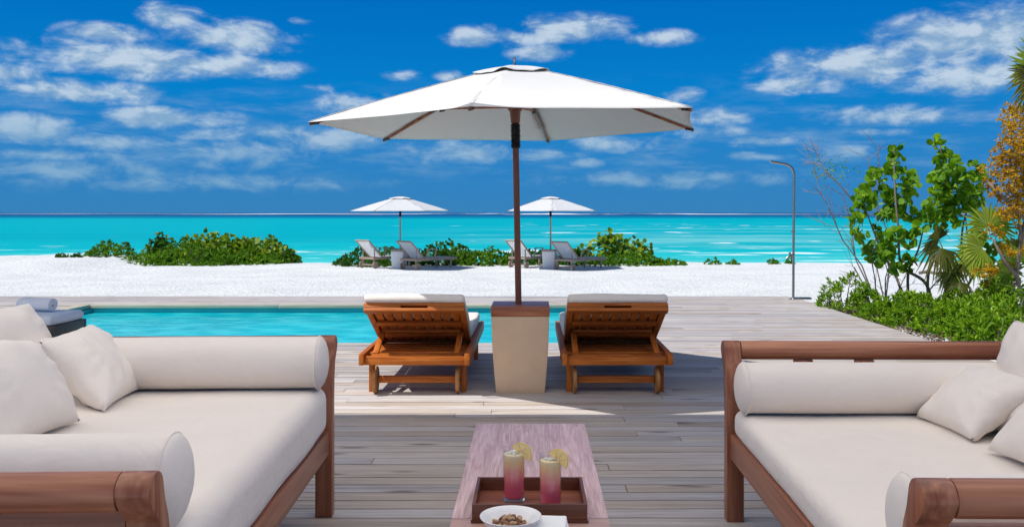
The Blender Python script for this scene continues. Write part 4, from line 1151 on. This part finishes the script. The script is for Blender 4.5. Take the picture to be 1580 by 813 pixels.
# ochre leaved shrub tree
rd = random.Random(81); Y = 11.9; base = onsand(1573, Y)
oc = thing('ochre_shrub_tree', 'small tree with ochre yellow leaves at the right edge of the photo', 'tree', base)
for s_ in ([(645,660),(622,570),(640,450),(632,360),(612,250),(600,150)], [(640,450),(660,340),(650,200),(655,60)], [(622,570),(580,520),(540,440)], [(632,360),(570,280),(520,235)]):
    pts = [P(*Z6(*q_), Y + rd.uniform(-.1,.1)) - base for q_ in s_]
    MB().tube(pts, [.030 - .021*i/len(pts) for i in range(len(pts))], 8).build('trunk', BARK, oc, norm=False, ang=180)
mb = MB(); tw = MB()
cl = [(600,20,40),(640,40,45),(590,80,38),(620,110,45),(650,90,45),(570,140,38),(600,170,45),(640,170,50),(540,155,16),(560,200,34),(590,230,45),(630,240,50),(525,240,30),(550,270,36),(600,290,36),(640,300,45),(508,185,18),(610,350,38),(575,350,26),(640,330,40),(545,415,34),(565,400,26),(580,480,28),(600,490,20),(520,560,28),(515,610,24),(540,545,22),(650,400,30),(655,140,50),(660,220,50),(610,-20,36),(650,-10,40),(660,480,30),(480,560,14),(500,545,16),(590,530,18)]
for zx, zy, rad in cl:
    c = P(*Z6(zx, zy), Y + rd.uniform(-.3, .3)) - base; R_ = rad/2.321*Y/F
    for k in range(int(rad*rad/38)):
        o = rv(rd)*R_*rd.random()**.45; rosette(mb, c + o, (o.normalized()*.6 + Vector((0,0,.7))).normalized(), rd, 5, .052, .026, .9)
        if k in (0, 9): MB().tube([c + Vector((rd.uniform(-.03,.03), 0, -R_)), c + o], [.005, .003], 4).build('twig', BARK, oc, norm=False)
mb.build('leaves', OCHRE, oc, norm=False, smooth=False)

# bare twiggy shrubs left of the sea grape
def bare(label, Y, stems, seed, nb=9, leaves=0, leafc=None):
    rd = random.Random(seed); base = onsand(stems[0][0][0], Y); r = thing('bare_shrub', label, 'shrub', base, 0, 'bare twiggy shrubs by the deck')
    lv = MB()
    for s_ in stems:
        pts = [P(x, y, Y + rd.uniform(-.1,.1)) - base for x, y in s_]; tb_ = MB().tube(pts, [.011 - .008*i/len(pts) for i in range(len(pts))], 6)
        for k in range(nb):
            i = rd.randrange(len(pts)//2, len(pts)); p = pts[i-1].lerp(pts[i], rd.random()) if i else pts[0]
            d = (pts[-1]-pts[0]).normalized()*.7 + rv(rd)*.9; L_ = rd.uniform(.12, .38)
            q1 = p + d*L_*.5; q2 = q1 + (d*.6 + rv(rd)*.5)*L_*.5; tb_.tube([p, q1, q2], [.0048, .0036, .0022], 4)
            for _ in range(2):
                q3 = q1 + (d + rv(rd)*.9)*L_*.5; tb_.tube([q1, q3], [.003, .0018], 4)
        tb_.build('stem', TWIG, r, norm=False)
    for k in range(leaves):
        x, y, rad = leafc; c = P(x, y, Y) - base + Vector((rd.gauss(0,1), rd.gauss(0,.6), rd.gauss(0,.55)))*rad*Y/F*.5
        leaf(lv, c, rv(rd), (Vector((0,-.6,.7)) + rv(rd)*.5), rd.uniform(.03, .05), .02)
    if leaves: lv.build('leaves', GREEN, r, norm=False, smooth=False)
bare('bare leaning twig shrub with a few small leaves left of the sea grape', 12.9, [[(1347,455),(1330,410),(1300,370),(1278,320),(1262,285),(1252,240)], [(1347,455),(1320,400),(1312,340),(1300,300),(1270,285)], [(1318,312),(1295,285),(1272,262),(1258,235)]], 91, 10, 130, (1282, 262, 36))
bare('thin bare shrub rising behind the left sea grape', 13.3, [[(1365,468),(1350,400),(1352,330),(1356,262),(1355,222)], [(1366,468),(1372,420),(1370,360),(1344,290),(1340,240)]], 92, 8)
bare('cluster of thin bare stems at the foot of the sea grape', 12.8, [[(1352,465),(1350,430),(1345,405)], [(1366,468),(1366,430),(1372,408)], [(1375,470),(1390,440),(1400,418)], [(1340,465),(1330,435),(1318,412)], [(1415,475),(1440,440),(1470,412)], [(1430,478),(1460,450),(1500,420)]], 93, 4)
# fallen branch on the sand behind the stems
MB_ = MB().tube([P(1418,421,17.5), P(1432,419,17.5), P(1450,423,17.3), P(1462,428,17.2)], [.03,.035,.028,.015], 7)
tag(MB_.build('driftwood', BARK, None, norm=False), 'grey driftwood branch lying on the sand behind the sea grape', 'driftwood')
